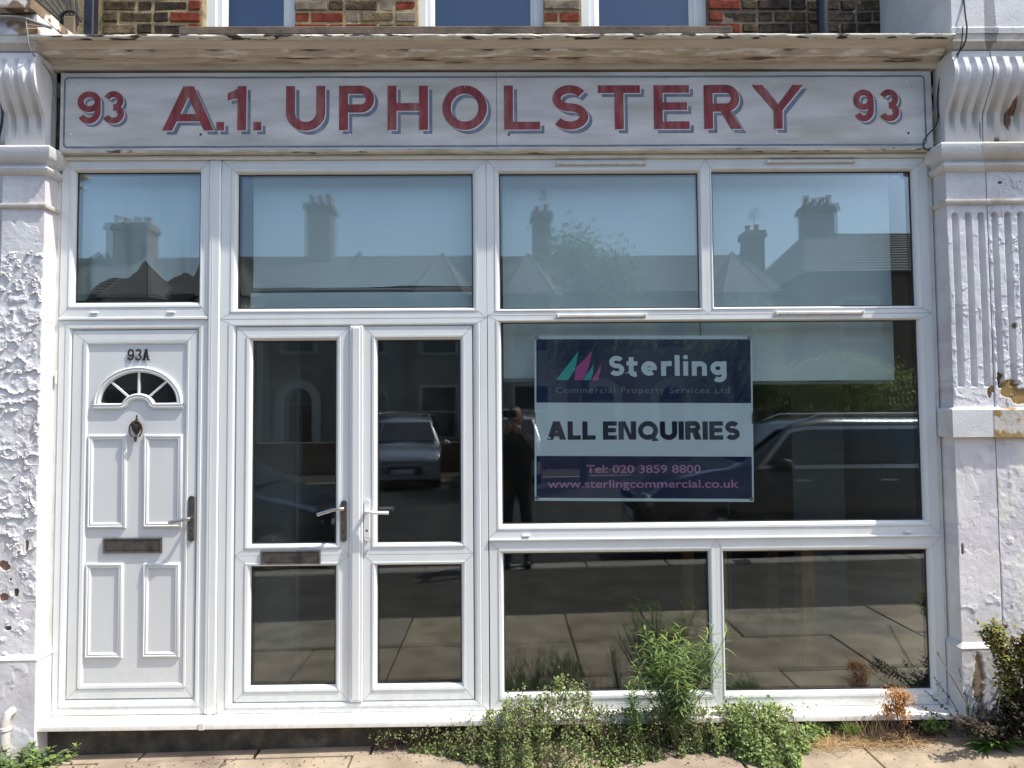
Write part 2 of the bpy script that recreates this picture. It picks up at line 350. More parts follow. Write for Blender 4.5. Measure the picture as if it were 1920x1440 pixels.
for wi, (a, c) in enumerate(WIN):
    b = MB(); f = .125 if wi != 1 else .1
    b.ring((a, c, WZ0, 5.5), (a + f, c - f * .8, WZ0 + .004, 5.4), [(0, YW + .12), (0, YW + .06), (.45, YW + .06), (.47, YW + .075), (.75, YW + .075), (.8, YW + .085), (1, YW + .10)])
    wn = hp(b, 'window', UPVC)
    g = MB(); g.face([(a + f, YW + .1, WZ0), (c - f * .8, YW + .1, WZ0), (c - f * .8, YW + .1, 5.42), (a + f, YW + .1, 5.42)]); g.build('pane', GLASS1, wn)
    g = MB(); n_ = 46
    g.grid([[(x, YW + .16 + (.004 if k % 2 else 0), 4.1 + k * .03) for k in range(n_)] for x in (a, c)]); g.build('blind', BLUEB, wn)
b = MB(); b.box(-2.0, 1.45, YW - .06, YW + .06, WZ0 - .055, WZ0 - .002, 0, .006)
hp(b, 'window_sill', mat('dark_stone_sill', (.16, .12, .085), .9, var=.4, vscale=12, bump=.003, col2=(.06, .05, .04), c2scale=6))

# black rainwater pipe on the brick at right
p = thing('rainwater_pipe', 'black rainwater downpipe on the brick wall, right of the blue windows', 'downpipe', (2.02, YW - .06, 4.1))
b = MB(); b.tube([(0, 0, -.1), (0, 0, 1.6)], .036, 14); b.build('pipe', PIPEB, p, True)
b = MB(); b.tube([(0, 0, .75), (0, 0, .8)], .046, 14); b.build('collar', PIPEB, p, True)
p = thing('rainwater_pipe', 'dark square-section pipe behind the fan of spikes at upper left', 'downpipe', (-2.52, YW - .09, 4.08))
b = MB(); b.box(-.03, .03, -.03, .03, 0, 1.6, 0, .006); b.build('pipe', PIPEB, p)
p = thing('spike_fan', 'fan of black iron anti-climb spikes beside the sloping coping at upper left', 'security spikes', (-2.57, YW - .14, 4.12))
for k in range(9):
    a = R(94 + k * 7.5); b = MB(); b.tube([(0.0 - .012 * k, 0, .05), (math.cos(a) * .62 - .012 * k, -.01 * k, .05 + math.sin(a) * .62)], [.007, .004], 6); b.build('spike', IRON, p)
b = MB(); b.tube([(.03 - .065 + .065 * math.cos(R(t)), -.02, .06 + .065 * math.sin(R(t))) for t in range(0, 181, 20)], .009, 6); b.build('bracket', IRON, p)
b = MB(); b.box(-.07, 0, -.03, .02, -.1, .09, 0, .006); b.build('block', mat('rusty_block', (.2, .15, .1), .9, var=.3), p)

# ------------------------------------------------------------------ cornice over the fascia
cor = thing('shop_cornice', 'long weathered cream cornice with flaking lip above the painted sign', 'cornice', (0, 0, 3.7))
NX = 420
def corn_strip(prof, name, m, amp, z0=3.7):
    b = MB(); X = np.linspace(-2.47, 2.42, NX); rows = []
    # resample profile
    P = []
    for (y0, h0), (y1, h1) in zip(prof[:-1], prof[1:]):
        n_ = max(1, int(math.hypot(y1 - y0, h1 - h0) / .008))
        for k in range(n_): P.append((y0 + (y1 - y0) * k / n_, h0 + (h1 - h0) * k / n_))
    P.append(prof[-1]); P = np.array(P); P[:, 1] = np.where(P[:, 1] > 0, P[:, 1] * .70, P[:, 1])
    for j, (y, h) in enumerate(P):
        d = (fbm(X * 14 + 5, np.full_like(X, j * .35)) - .5) * amp + (vnoise(X * 1.2, np.full_like(X, 3.)) - .5) * .004
        chip = np.maximum(0, fbm(X * 16, np.full_like(X, j * .3 + 40)) - .56) * amp * 7
        rows.append([(x, y + e + c_, h + .4 * e) for x, e, c_ in zip(X, d, chip)])
    b.grid(rows)
    for e in (0, -1): b.face([r[e] for r in rows] + [(rows[0][e][0], .03, P[-1][1]), (rows[0][e][0], .03, P[0][1])])
    return b.build(name, m, cor, 'full')
CORN2 = mat('smooth_tan_cornice', (.74, .67, .56), .85, var=.20, vscale=18, bump=.002, bscale=60, stretch=(.2, 1, 1), col2=(.52, .43, .32), c2scale=9, c2lo=.5, c2hi=.7, spec=.15)
CORN3 = mat('dark_streaked_cornice', (.68, .61, .50), .85, var=.35, vscale=40, bump=.003, bscale=60, stretch=(.12, 1, 1), col2=(.22, .17, .12), c2scale=34, c2lo=.56, c2hi=.64, spec=.15)
corn_strip([(.0, -.012), (-.042, -.012), (-.043, .018), (-.050, .020)], 'bottom_fillet', CORN2, .004)
corn_strip([(-.046, .020), (-.060, .0205), (-.061, .027), (-.070, .028), (-.071, .035), (-.082, .036), (-.083, .044)], 'small_beads', CORN3, .004)
corn_strip([(-.080, .044), (-.090, .0445), (-.108, .050), (-.122, .062), (-.128, .078)], 'flaking_ogee', CORN, .008)
corn_strip([(-.124, .078), (-.134, .079), (-.146, .090), (-.160, .098), (-.180, .101), (-.182, .112)], 'upper_cavetto', CORN2, .003)
corn_strip([(-.172, .106), (-.196, .1065), (-.203, .110), (-.204, .132), (-.196, .138), (-.12, .150), (.03, .18)], 'lip', LIP, .004)
b = MB(); b.grid([[(x, .03, .12), (x, YW, .36)] for x in (-2.47, 2.42)]); b.build('lead_flat', LEAD, cor)

# ------------------------------------------------------------------ sign lettering: heavy painted grotesque from strokes
def arc(cx, cy, rx, ry, a0, a1, n=18): return [(cx + rx * math.cos(R(a0 + (a1 - a0) * k / n)), cy + ry * math.sin(R(a0 + (a1 - a0) * k / n))) for k in range(n + 1)]
def glyph(ch, W, t, th=None):
    """strokes of a capital of height 1: list of ('s', points, width) or ('p', polygon)"""
    th = th or t * .88; h = t / 2; v = th / 2; o = []
    s_ = lambda pts, w_=t: o.append(('s', pts, w_)); p_ = lambda *pts: o.append(('p', pts))
    if ch == 'H': s_([(h, 0), (h, 1)]); s_([(W - h, 0), (W - h, 1)]); s_([(h, .52), (W - h, .52)], th)
    elif ch == 'I': s_([(W / 2, 0), (W / 2, 1)])
    elif ch == 'L': s_([(h, 0), (h, 1)]); s_([(h, v), (W, v)], th)
    elif ch == 'T': s_([(0, 1 - v), (W, 1 - v)], th); s_([(W / 2, 0), (W / 2, 1 - th)])
    elif ch == 'E': s_([(h, 0), (h, 1)]); s_([(h, v), (W, v)], th); s_([(h, 1 - v), (W, 1 - v)], th); s_([(h, .52), (W * .94, .52)], th)
    elif ch == 'N': s_([(h, 0), (h, 1)]); s_([(W - h, 0), (W - h, 1)]); p_((t * .6, 1), (t * 1.15 + .04, 1), (W - t * .6, 0), (W - t * 1.15 - .04, 0))
    elif ch == 'A':
        d = t * 1.12; m_ = W / 2
        p_((0, 0), (d, 0), (m_ + d * .52, 1), (m_ - d * .52, 1)); p_((W, 0), (W - d, 0), (m_ - d * .52, 1), (m_ + d * .52, 1)); s_([(W * .25, .29), (W * .75, .29)], th * .95)
    elif ch == 'Y':
        d = t * 1.2; m_ = W / 2
        p_((0, 1), (d, 1), (m_ + h, .42), (m_ - h, .42)); p_((W, 1), (W - d, 1), (m_ - h, .42), (m_ + h, .42)); s_([(m_, 0), (m_, .46)])
    elif ch in 'PR':
        s_([(h, 0), (h, 1)]); r = (1 - .40 - th) / 2; cy = 1 - v - r; xr = W - h - r * .95 - (.04 if ch == 'R' else 0)
        s_([(h, 1 - v), (xr, 1 - v)] + arc(xr, cy, r * .95, r, 84, -84, 14) + [(xr, cy - r), (h, cy - r)], (t + th) / 2)
        if ch == 'R': q = cy - r; p_((W * .42, q - v * .5), (W * .42 + t * 1.15, q - v * .5), (W, 0), (W - t * 1.2, 0))
    elif ch == 'U':
        r = (W - t) / 2; ry = r * .95; s_([(h, 1), (h, ry + v)] + arc(W / 2, ry + v, r, ry, 186, 354, 18) + [(W - h, ry + v), (W - h, 1)])
    elif ch in 'OQ0': s_(arc(W / 2, .5, (W - t) / 2, .5 - v, 90, 450, 40), (t + th) / 2)
    elif ch == 'S':
        rx = (W - t) / 2; ry = (1 - th) / 4
        up = arc(W / 2, .5 + ry, rx * .93, ry, 28, 262, 20); lo = arc(W / 2, .5 - ry, rx, ry, 82, -150, 20); s_(up + lo, (t + th) / 2)
    elif ch == '3':
        rx = (W - t) / 2; ry = (1 - th) / 4
        s_(arc(W / 2, .5 + ry * 1.02, rx * .9, ry, 158, -90, 18), (t + th) / 2); s_(arc(W / 2, .5 - ry, rx, ry * 1.0, 90, -158, 18), (t + th) / 2)
    elif ch == '9':
        rx = (W - t) / 2; ry = .5 - v - .18
        s_(arc(W / 2, 1 - v - ry, rx, ry, 0, 360, 26), (t + th) / 2); s_([(W - h, 1 - v - ry)] + arc(W / 2, .5 - .12, rx, .38 - v, 4, -150, 18), (t + th) / 2)
    elif ch == '1': s_([(W - h, 0), (W - h, 1)]); p_((0, .84), (W - t, .94), (W - t, .72), (0, .68))
    elif ch == '.': s_([(W / 2, 0), (W / 2, .19)], W)
    if ch == 'Q': p_((W * .5, .28), (W * .5 + t * .9, .28), (W * 1.02, -.06), (W * .72, -.09))
    return o
def put_glyph(b, strokes, x, z, sx, sz, y, m=0, jit=0.0):
    """strokes scaled into the sheet; successive strokes step 0.1 mm forward"""
    for k, q in enumerate(strokes):
        yy = y - .00008 * k
        if q[0] == 'p': b.face([(x + px_ * sx, yy, z + pz * sz) for px_, pz in q[1]], m)
        else:
            hw = q[2] * sz / 2; b.ribbon([(x + px_ * sx + random.uniform(-jit, jit), z + pz * sz + random.uniform(-jit, jit)) for px_, pz in q[1]], [(-hw, yy), (hw, yy)], False, m)

YS = -.034
sign = thing('shop_sign', 'long off-white signboard hand painted A.1. UPHOLSTERY in red, 93 at each end', 'shop sign', (0, YS, 3.46))
b = MB()
xa, za = on(-2.432, 3.247, YS); xb, zb = on(2.408, 3.690, YS); xm = on(-.028, 0, YS)[0]
b.box(xa, xm - .001, YS, -.004, za, zb, 0, .002); b.box(xm + .001, xb, YS, -.004, za, zb, 0, .002)
def sp(mb, name, m, par=sign, sm=False, l=(0, YS, 3.46), **k):
    o = mb.build(name, m, par, sm, **k); o.location = (-l[0], -l[1], -l[2]); return o
sp(b, 'board', SIGNW)
b = MB()
bx0, bz1 = on(-2.408, 3.662, YS); bx1, bz0 = on(2.368, 3.272, YS); lw = .0105
pts = []
for (cx_, cz_, a0) in ((bx1 - .02, bz1 - .02, 90), (bx1 - .02, bz0 + .02, 0), (bx0 + .02, bz0 + .02, -90), (bx0 + .02, bz1 - .02, -180)):
    pts += arc(cx_, cz_, .02, .02, a0, a0 - 90, 4)
pp = []
for i, q in enumerate(pts):
    nx = pts[(i + 1) % len(pts)]; pp.append(q); d = math.hypot(nx[0] - q[0], nx[1] - q[1]); n_ = int(d / .12)
    for k in range(1, n_): f = k / n_; pp.append((q[0] + (nx[0] - q[0]) * f + random.uniform(-.001, .001), q[1] + (nx[1] - q[1]) * f + random.uniform(-.0012, .0012)))
b.ribbon(pp, [(-lw / 2, YS - .0006), (lw / 2, YS - .0006)], True); sp(b, 'painted_border', BLUE)
LET = [('9', -2.337, -2.207, 1), ('3', -2.2, -2.079, 1), ('A', -1.871, -1.585, 0), ('.', -1.573, -1.530, 0), ('1', -1.513, -1.409, 0), ('.', -1.371, -1.326, 0), ('U', -1.191, -.975, 0), ('P', -.899, -.704, 0),
       ('H', -.631, -.407, 0), ('O', -.329, -.079, 0), ('L', .014, .214, 0), ('S', .276, .483, 0), ('T', .537, .771, 0), ('E', .847, 1.045, 0), ('R', 1.127, 1.337, 0), ('Y', 1.396, 1.686, 0), ('9', 1.964, 2.081, 1), ('3', 2.107, 2.223, 1)]
for ch, x0, x1, small in LET:
    z0, z1 = (3.404, 3.584) if small else (3.363, 3.612)
    X0, Z0 = on(x0, z0, YS); X1, Z1 = on(x1, z1, YS); H_ = Z1 - Z0; t_ = .20 if not small else .20
    st = glyph(ch, (X1 - X0) / H_, t_)
    b = MB()
    dx = .0225 if not small else .018
    put_glyph(b, st, X0 + dx, Z0 - dx * .95, H_, H_, YS - .0010, 1)
    put_glyph(b, st, X0 + .0055, Z0 - .0055, H_, H_, YS - .0016, 2)
    put_glyph(b, st, X0, Z0, H_, H_, YS - .0022, 0)
    sp(b, 'letter', [RED, BLUE, SIGNHI])
SCR = mat('sign_screw', (.75, .73, .72), .5)
for k, (x, z) in enumerate([(-2.37, 3.63), (-1.66, 3.628), (-.84, 3.642), (-.10, 3.628), (.04, 3.642), (.78, 3.63), (1.53, 3.632), (2.27, 3.63), (-2.37, 3.345), (-1.66, 3.342), (-.84, 3.338), (-.10, 3.337), (.04, 3.336), (.78, 3.336), (1.53, 3.335), (2.27, 3.337)]):
    X, Z = on(x, z, YS); b = MB(); b.lathe([(0, -.003), (.0055, -.0025), (.007, 0)], (X, YS, Z), n=10); sp(b, 'screw', SCR if (k % 3 or k < 8) else IRON)
# thin peeling timber below the board and the pvc head strip
b = MB(); X = np.linspace(-2.42, 2.38, 200)
b.grid([[(x, -.004, 3.238 + .0 * x) for x in X], [(x, -.052 + e, 3.236) for x, e in zip(X, (fbm(X * 12, X * 0) - .5) * .01)], [(x, -.050 + e, 3.222) for x, e in zip(X, (fbm(X * 12, X * 0 + 2) - .5) * .016)], [(x, -.004, 3.219) for x in X]])
sp(b, 'drip_moulding', WOODTRIM, l=(0, YS, 3.46))

# ------------------------------------------------------------------ shop windows and frames
PR = [(0, .05), (0, .0012), (.015, 0), (.60, 0), (.61, .0014), (.64, .0014), (.65, -.003), (.78, -.002), (.90, .006), (.97, .016), (1, .027)]
def pane(parent, r, hide_inner=False, off=(0, 0)):
    """double glazing: two panes a hair out of parallel, as sealed units are"""
    x0, x1, z0, z1 = r; cx_, cz_ = (x0 + x1) / 2, (z0 + z1) / 2
    for nm, y, m_, sg in (('pane', .027, GLASS1, 1), ('inner_pane', .044, GLASS2, -1)):
        ax = random.uniform(-.0012, .0012); az = random.choice((-1, 1)) * random.uniform(.003, .0055) if sg < 0 else random.uniform(-.0008, .0008)
        b = MB(); e = .004; n_ = 6
        P = []
        for i in range(n_ + 1):
            row = []
            for j in range(n_ + 1):
                u, v = i / n_ * 2 - 1, j / n_ * 2 - 1
                row.append((x0 - e + (x1 - x0 + 2 * e) * i / n_, y + sg * .00035 * (1 - u * u) * (1 - v * v) + az * u * (x1 - x0) / 2 * .5 + ax * v * (z1 - z0) / 2 * .5, z0 - e + (z1 - z0 + 2 * e) * j / n_))
            P.append(row)
        b.grid(P); o = b.build(nm, m_, parent, 'full')
    b = MB(); b.ring((x0 - .004, x1 + .004, z0 - .004, z1 + .004), (x0 + .006, x1 - .006, z0 + .006, z1 - .006), [(0, .0255), (0, .0235), (1, .0245), (1, .0265)]); b.build('seal', SEAL, parent)
WELD = mat('weld_line', (.46, .47, .47), .6)
def mitre(b, o, i, prof, w_=.0009):
    for cx_, cz_ in ((0, 2), (1, 2), (1, 3), (0, 3)):
        q = [(o[cx_] + (i[cx_] - o[cx_]) * f, y - .0006, o[cz_] + (i[cz_] - o[cz_]) * f) for f, y in prof[2:]]
        sg = 1 if (cx_ == 0) == (cz_ == 2) else -1
        b.grid([[(x - w_, y, z + sg * w_), (x + w_, y, z - sg * w_)] for x, y, z in q], 1)
def frame(parent, o, i, name='window_frame', prof=PR, m_=UPVC):
    b = MB(); b.ring(o, i, prof); mitre(b, o, i, prof); return b.build(name, [m_, WELD], parent, True)
def pieces(parent, boxes, name, m_=UPVC, bev=.003):
    for q in boxes: b = MB(); b.box(*q, 0, bev); b.build(name, m_, parent)

shopw = thing('shop_window', 'large white plastic framed shop window in five panes beside the double doors', 'shop window', (0, 0, 0))
cells = [((-.088, 1.127, 2.328, 3.196), (-.017, 1.088, 2.366, 3.121)), ((1.127, 2.368, 2.328, 3.196), (1.166, 2.284, 2.370, 3.127)),
         ((-.086, 2.370, 1.116, 2.326), (-.012, 2.290, 1.191, 2.291)), ((-.084, 1.145, .207, 1.104), (-.008, 1.105, .293, 1.033)), ((1.145, 2.377, .207, 1.104), (1.186, 2.302, .285, 1.032))]
for o_, g_ in cells: frame(shopw, o_, g_); pane(shopw, g_)
pieces(shopw, [(-.085, 2.372, -.010, .04, 1.104, 1.116)], 'transom_bead')
pieces(shopw, [(2.372, 2.40, .012, .05, .18, 3.2)], 'side_trim', UPVC2)
VENTM = mat('vent_cover', (.72, .71, .67), .45, var=.15, vscale=20)
for (x0, z0, x1, y_) in ((.298, 3.172, .80, 0), (1.467, 3.178, 1.962, 0), (.292, 2.325, .786, 0), (1.494, 2.333, 1.986, 0)):
    b = MB(); b.box(x0 + .01, x1 - .01, -.016, 0, z0 - .010, z0 + .006, 0, .003); v = b.build('trickle_vent', VENTM, shopw)
    for xx in (x0, x1 - .012): e = MB(); e.box(xx, xx + .012, -.019, 0, z0 - .013, z0 + .009, 0, .003); e.build('end_cap', VENTM, v)
for x0 in (.095, 2.17): b = MB(); b.box(x0, x0 + .042, -.012, 0, 1.125, 1.137, 0, .003); b.build('drain_cap', UPVC, shopw)

topl = thing('fanlight_window', 'white framed square window over the house door with a sheet sagging inside', 'window', (0, 0, 0))
g_ = (-2.341, -1.664, 2.415, 3.137); frame(topl, (-2.413, -1.608, 2.333, 3.196), g_); pane(topl, g_)
for x0 in (-2.245, -1.83): b = MB(); b.box(x0, x0 + .045, -.010, 0, 2.352, 2.361, 0, .003); b.build('drain_cap', UPVC, topl)
topb = thing('fanlight_window', 'wide white framed window above the glazed double doors', 'window', (0, 0, 0))
g_ = (-1.456, -.165, 2.376, 3.122); frame(topb, (-1.541, -.09, 2.317, 3.196), g_); pane(topb, g_)

post = thing('frame_post', 'white plastic cover post between the house door and the double doors', 'post', (0, 0, 0))
b = MB(); b.box(-1.606, -1.543, -.010, .05, .208, 3.196, 0, .006); b.box(-1.585, -1.5835, -.0115, -.01, .21, 3.19); b.build('cover_strip', UPVC, post)
jam = thing('jamb_trim', 'grimy white vertical trim board between left pilaster and window frame', 'trim board', (0, 0, 0))
b = MB(); b.box(-2.455, -2.416, .004, .06, .17, 3.10, 0, .004); b.build('trim_board', UPVC2, jam)
b = MB(); b.box(-2.425, -2.416, -.012, .0, 1.97, 2.04, 0, .003); b.build('hinge_cover', UPVC2, jam)
head = thing('head_trim', 'long white strip running along the top of the window frames under the sign', 'trim strip', (0, 0, 0))
b = MB(); b.box(-2.42, 2.39, -.018, .05, 3.197, 3.219, 0, .005); b.build('trim_strip', UPVC2, head)
sill = thing('shop_sill', 'long white projecting sill along the foot of the whole shopfront', 'sill', (0, 0, .2))
for x0, x1 in ((-2.455, -1.577), (-1.573, 2.40)):
    b = MB(); P = [(.04, .206), (-.095, .201), (-.104, .198), (-.106, .190), (-.106, .174), (-.098, .172), (.02, .172)]
    b.grid([[(x, y, z) for y, z in P] for x in (x0, x1)]); [b.face([(x, y, z) for y, z in P]) for x in (x0, x1)]
    o = b.build('sill_board', SILLM, sill, True); o.location = (0, 0, -.2)
b = MB(); b.box(-1.590, -1.560, -.110, .0, .170, .2075, 0, .003); o = b.build('joint_cover', SILLM, sill); o.location = (0, 0, -.2)
pl = MB(); X = np.linspace(-2.44, 2.40, 160)
pl.grid([[(x, -.018 + (fbm(np.array([x * 6]), np.array([z * 6]))[0] - .5) * .02, z) for x in X] for z in np.linspace(-.12, .175, 12)])
pl.build('plinth_wall', PLINTH, kind='structure')

# double doors
DD = thing('double_door', 'white glazed shop double doors with a letter slot in the left leaf', 'double door', (0, 0, 0))
frame(DD, (-1.541, -.09, .207, 2.315), (-1.456, -.168, .262, 2.276), 'door_frame', [(0, .05), (0, .0012), (.015, 0), (.45, 0), (.47, .0014), (.52, .0014), (.55, -.003), (.78, -.002), (.93, .007), (1, .02)])
PL = [(0, .04), (0, .008), (.03, .004), (.60, .004), (.61, .0055), (.64, .0055), (.66, .000), (.80, .001), (.93, .011), (1, .027)]
leaves = []
for nm, (x0, x1), gx in (('left', (-1.453, -.838), (-1.369, -.916)), ('right', (-.763, -.171), (-.690, -.237))):
    b = MB(); b.ring((x0, x1, 1.036, 2.274), (gx[0], gx[1], 1.098, 2.199), PL); b.ring((x0, x1, .264, 1.036), (gx[0], gx[1], .347, .977), PL)
    [mitre(b, q_, (gx[0], gx[1]) + r_, PL) for q_, r_ in (((x0, x1, 1.036, 2.274), (1.098, 2.199)), ((x0, x1, .264, 1.036), (.347, .977)))]; lf = b.build('door_leaf', [UPVC, WELD], DD, True); leaves.append(lf)
    for g_ in ((gx[0], gx[1], 1.098, 2.199), (gx[0], gx[1], .347, .977)): pane(lf, g_)
b = MB(); b.box(-.837, -.7635, -.008, .03, .262, 2.276, 0, .005); b.box(-.822, -.779, -.014, -.006, .275, 2.266, 0, .004); b.build('meeting_post', UPVC, DD)
# house door 93A
HD = thing('house_door', 'white panelled house door numbered 93A with half-round fanlight', 'door', (0, 0, 0))
frame(HD, (-2.413, -1.608, .209, 2.316), (-2.343, -1.666, .289, 2.264), 'door_frame', [(0, .05), (0, .0012), (.015, 0), (.45, 0), (.47, .0014), (.52, .0014), (.55, -.003), (.78, -.002), (.93, .007), (1, .02)])
frame(HD, (-2.340, -1.668, .292, 2.261), (-2.253, -1.729, .371, 2.182), 'leaf_frame', [(0, .04), (0, .008), (.03, .005), (.62, .005), (.63, .008), (.68, .008), (.70, .001), (.88, .003), (1, .014)])
pieces(topl, [(-2.413, -1.608, -.008, .04, 2.317, 2.332)], 'transom_bead')
cxF, czF = -1.982, 1.868
opening = arc(cxF, czF, .207, .167, 180, 0, 26) + arc(cxF, czF - .012, .088, .058, 0, 180, 14)
bm = bmesh.new(); YD = .012
def loop(pts):
    v = [bm.verts.new((x, YD, z)) for x, z in pts]; return [bm.edges.new((v[i], v[(i + 1) % len(v)])) for i in range(len(v))]
ed = loop([(-2.254, .370), (-1.728, .370), (-1.728, 2.183), (-2.254, 2.183)]) + loop(opening)
bmesh.ops.triangle_fill(bm, use_beauty=True, use_dissolve=False, edges=ed)
me = bpy.data.meshes.new('door_panel'); bm.to_mesh(me); bm.free(); me.materials.append(DOORM); dp = link('door_panel', me, HD)
for (x0, x1, z0, z1) in ((-2.25, -2.04, 1.192, 1.695), (-1.95, -1.739, 1.192, 1.693), (-2.25, -2.048, .503, 1.007), (-1.944, -1.744, .503, 1.004)):
    b = MB(); b.ring((x0, x1, z0, z1), (x0 + .03, x1 - .03, z0 + .03, z1 - .03), [(0, .012), (.08, .004), (.35, .000), (.5, .004), (.55, .003), (.75, .002), (.92, .008), (1, .0115)])
    q = (x0 + .03, x1 - .03, z0 + .03, z1 - .03); b.face([(q[0], .0113, q[2]), (q[1], .0113, q[2]), (q[1], .0113, q[3]), (q[0], .0113, q[3])]); b.build('raised_panel', DOORM, HD, True)
arch = [(-2.222, 1.842)] + arc(cxF, czF, .222, .182, 176, 4, 26) + [(-1.742, 1.842)]
inner = [(-1.775, 1.850)] + [(-1.880, 1.850)] + arc(cxF, czF - .02, .092, .062, 8, 172, 14) + [(-2.084, 1.850), (-2.19, 1.850)]
b = MB(); PB = [(-.016, .013), (-.014, .004), (-.005, -.002), (.004, .002), (.010, -.004), (.016, .002), (.017, .013)]
b.ribbon(arc(cxF, czF - .006, .222, .184, 180, 0, 30), PB); b.ribbon([(-2.222, 1.847), (-2.068, 1.847)] + arc(cxF, czF - .024, .073, .056, 168, 12, 12) + [(-1.896, 1.847), (-1.742, 1.847)], PB)
fl = b.build('fanlight_surround', UPVC, HD, True)
b = MB()
for a in (90, 137, 43): b.ribbon([(cxF + .05 * math.cos(R(a)), czF - .02 + .05 * math.sin(R(a))), (cxF + .215 * math.cos(R(a)), czF + .175 * math.sin(R(a)))], [(-.0065, .012), (-.005, .006), (.005, .006), (.0065, .012)])
b.build('glazing_bar', UPVC, fl)
b = MB(); b.face([(x, .016, z) for x, z in arc(cxF, czF, .215, .175, 180, 0, 24)]); b.build('pane', GLASS1, fl)
# numerals 93A: thin black raised
NUM = mat('black_numerals', (.025, .022, .025), .4)
for ch, x in (('9', -2.045), ('3', -2.004), ('A', -1.963)):
    b = MB(); st = glyph(ch, .58, .15, .11)
    if ch == 'A': st += [('p', ((-.08, 0), (.22, 0), (.22, .08), (-.08, .08))), ('p', ((.36, 0), (.66, 0), (.66, .08), (.36, .08)))]
    if ch == '9': st += [('p', ((-.02, .1), (.14, .1), (.14, .3), (-.02, .24)))]
    if ch == '3': st += [('p', ((-.02, .1), (.12, .1), (.12, .3), (-.02, .24)))]
    put_glyph(b, st, x, 2.096, .062, .062, .0075)
    o = b.build('numeral', NUM, HD); md = o.modifiers.new('t', 'SOLIDIFY'); md.thickness = .003
# knocker: urn with ring
kn = MB(); kx = -1.985
kn.lathe([(0, .066), (.003, .064), (.005, .058), (.003, .05), (.006, .044), (.008, .038), (.004, .034), (.007, .028)], (kx, 0, 1.735), 'z', 12)
kn.lathe([(.004, .03), (.012, .024), (.022, .016), (.025, .006), (.020, -.012), (.011, -.030), (.005, -.042)], (kx, .0, 1.735), 'z', 16)
kn.v = [(x, y * .55 - .002, z) for x, y, z in kn.v]
kn.v = [(kx + (x - kx) * 1.22, y, z) for x, y, z in kn.v]
BRONZE = mat('dark_bronze', (.09, .062, .045), .5, metal=.5, var=.3, vscale=40)
ko = kn.build('knocker', BRONZE, HD, True)
b = MB(); b.tube([(kx + .034 * math.sin(R(a)), -.012, 1.722 + .045 * math.cos(R(a))) for a in range(-150, 151, 15)][::-1], .0042, 8); b.tube([(kx, -.012, 1.684), (kx, -.010, 1.655)], [.010, .005], 10); b.build('knocker_ring', BRONZE, ko, True)
def letterbox(parent, x0, x1, z0, z1, y):
    b = MB(); b.ring((x0, x1, z0, z1), (x0 + .016, x1 - .016, z0 + .012, z1 - .012), [(0, y), (0, y - .008), (.4, y - .012), (.8, y - .010), (1, y - .004)])
    o = b.build('letterbox', BRASS, parent, True); b = MB(); b.box(x0 + .014, x1 - .014, y - .009, y, z0 + .012, z1 - .012, 0, .002); b.build('flap', BRASS, o)
letterbox(HD, -2.159, -1.845, 1.059, 1.140, .012)
letterbox(leaves[0], -1.312, -.992, .990, 1.066, .004)
def handle(parent, x, z0, z1, hz, hx, y, m1, m2, hw=.017, bulb=True):
    b = MB(); b.box(x - hw, x + hw, y - .008, y, z0 + hw, z1 - hw, 0, .002)
    for zz, s_ in ((z0 + hw, -1), (z1 - hw, 1)): b.grid([[(x + hw * math.cos(R(a)), y - .008, zz + s_ * hw * math.sin(R(a))), (x + hw * math.cos(R(a)), y, zz + s_ * hw * math.sin(R(a)))] for a in range(0, 181, 15)]); b.face([(x + hw * math.cos(R(a)), y - .008, zz + s_ * hw * math.sin(R(a))) for a in range(0, 181, 15)])
    o = b.build('handle_plate', m1, parent)
    d = 1 if hx > x else -1; b = MB()
    if bulb: b.tube([(x, y, hz), (x, y - .035, hz), (x + d * .02, y - .045, hz - .002), (x + d * .05, y - .047, hz - .010), (hx - d * .02, y - .045, hz - .017), (hx, y - .042, hz - .015)], [.010, .010, .009, .009, .015, .006], 12)
    else: b.tube([(x, y, hz), (x, y - .04, hz), (x + d * .012, y - .048, hz), (x + d * .05, y - .05, hz - .004), (hx, y - .045, hz - .006 if d > 0 else hz - .028)], [.011, .010, .009, .0085, .0095], 12)
    b.build('lever', m2, o, True)
    b = MB(); b.lathe([(0, -.0085), (.006, -.0085), (.0065, -.008)], (x, y, z0 + .055), n=12); b.build('keyhole', SEAL, o)
handle(HD, -1.686, 1.118, 1.362, 1.243, -1.792, .005, BRASS, CHROME)
handle(leaves[0], -.868, 1.108, 1.330, 1.288, -1.000, .004, BRASS, CHROME, .016, False)
handle(leaves[1], -.7435, 1.112, 1.334, 1.272, -.620, .003, mat('white_handle', (.8, .8, .8), .3), mat('white_lever', (.8, .8, .8), .3), .0165, False)

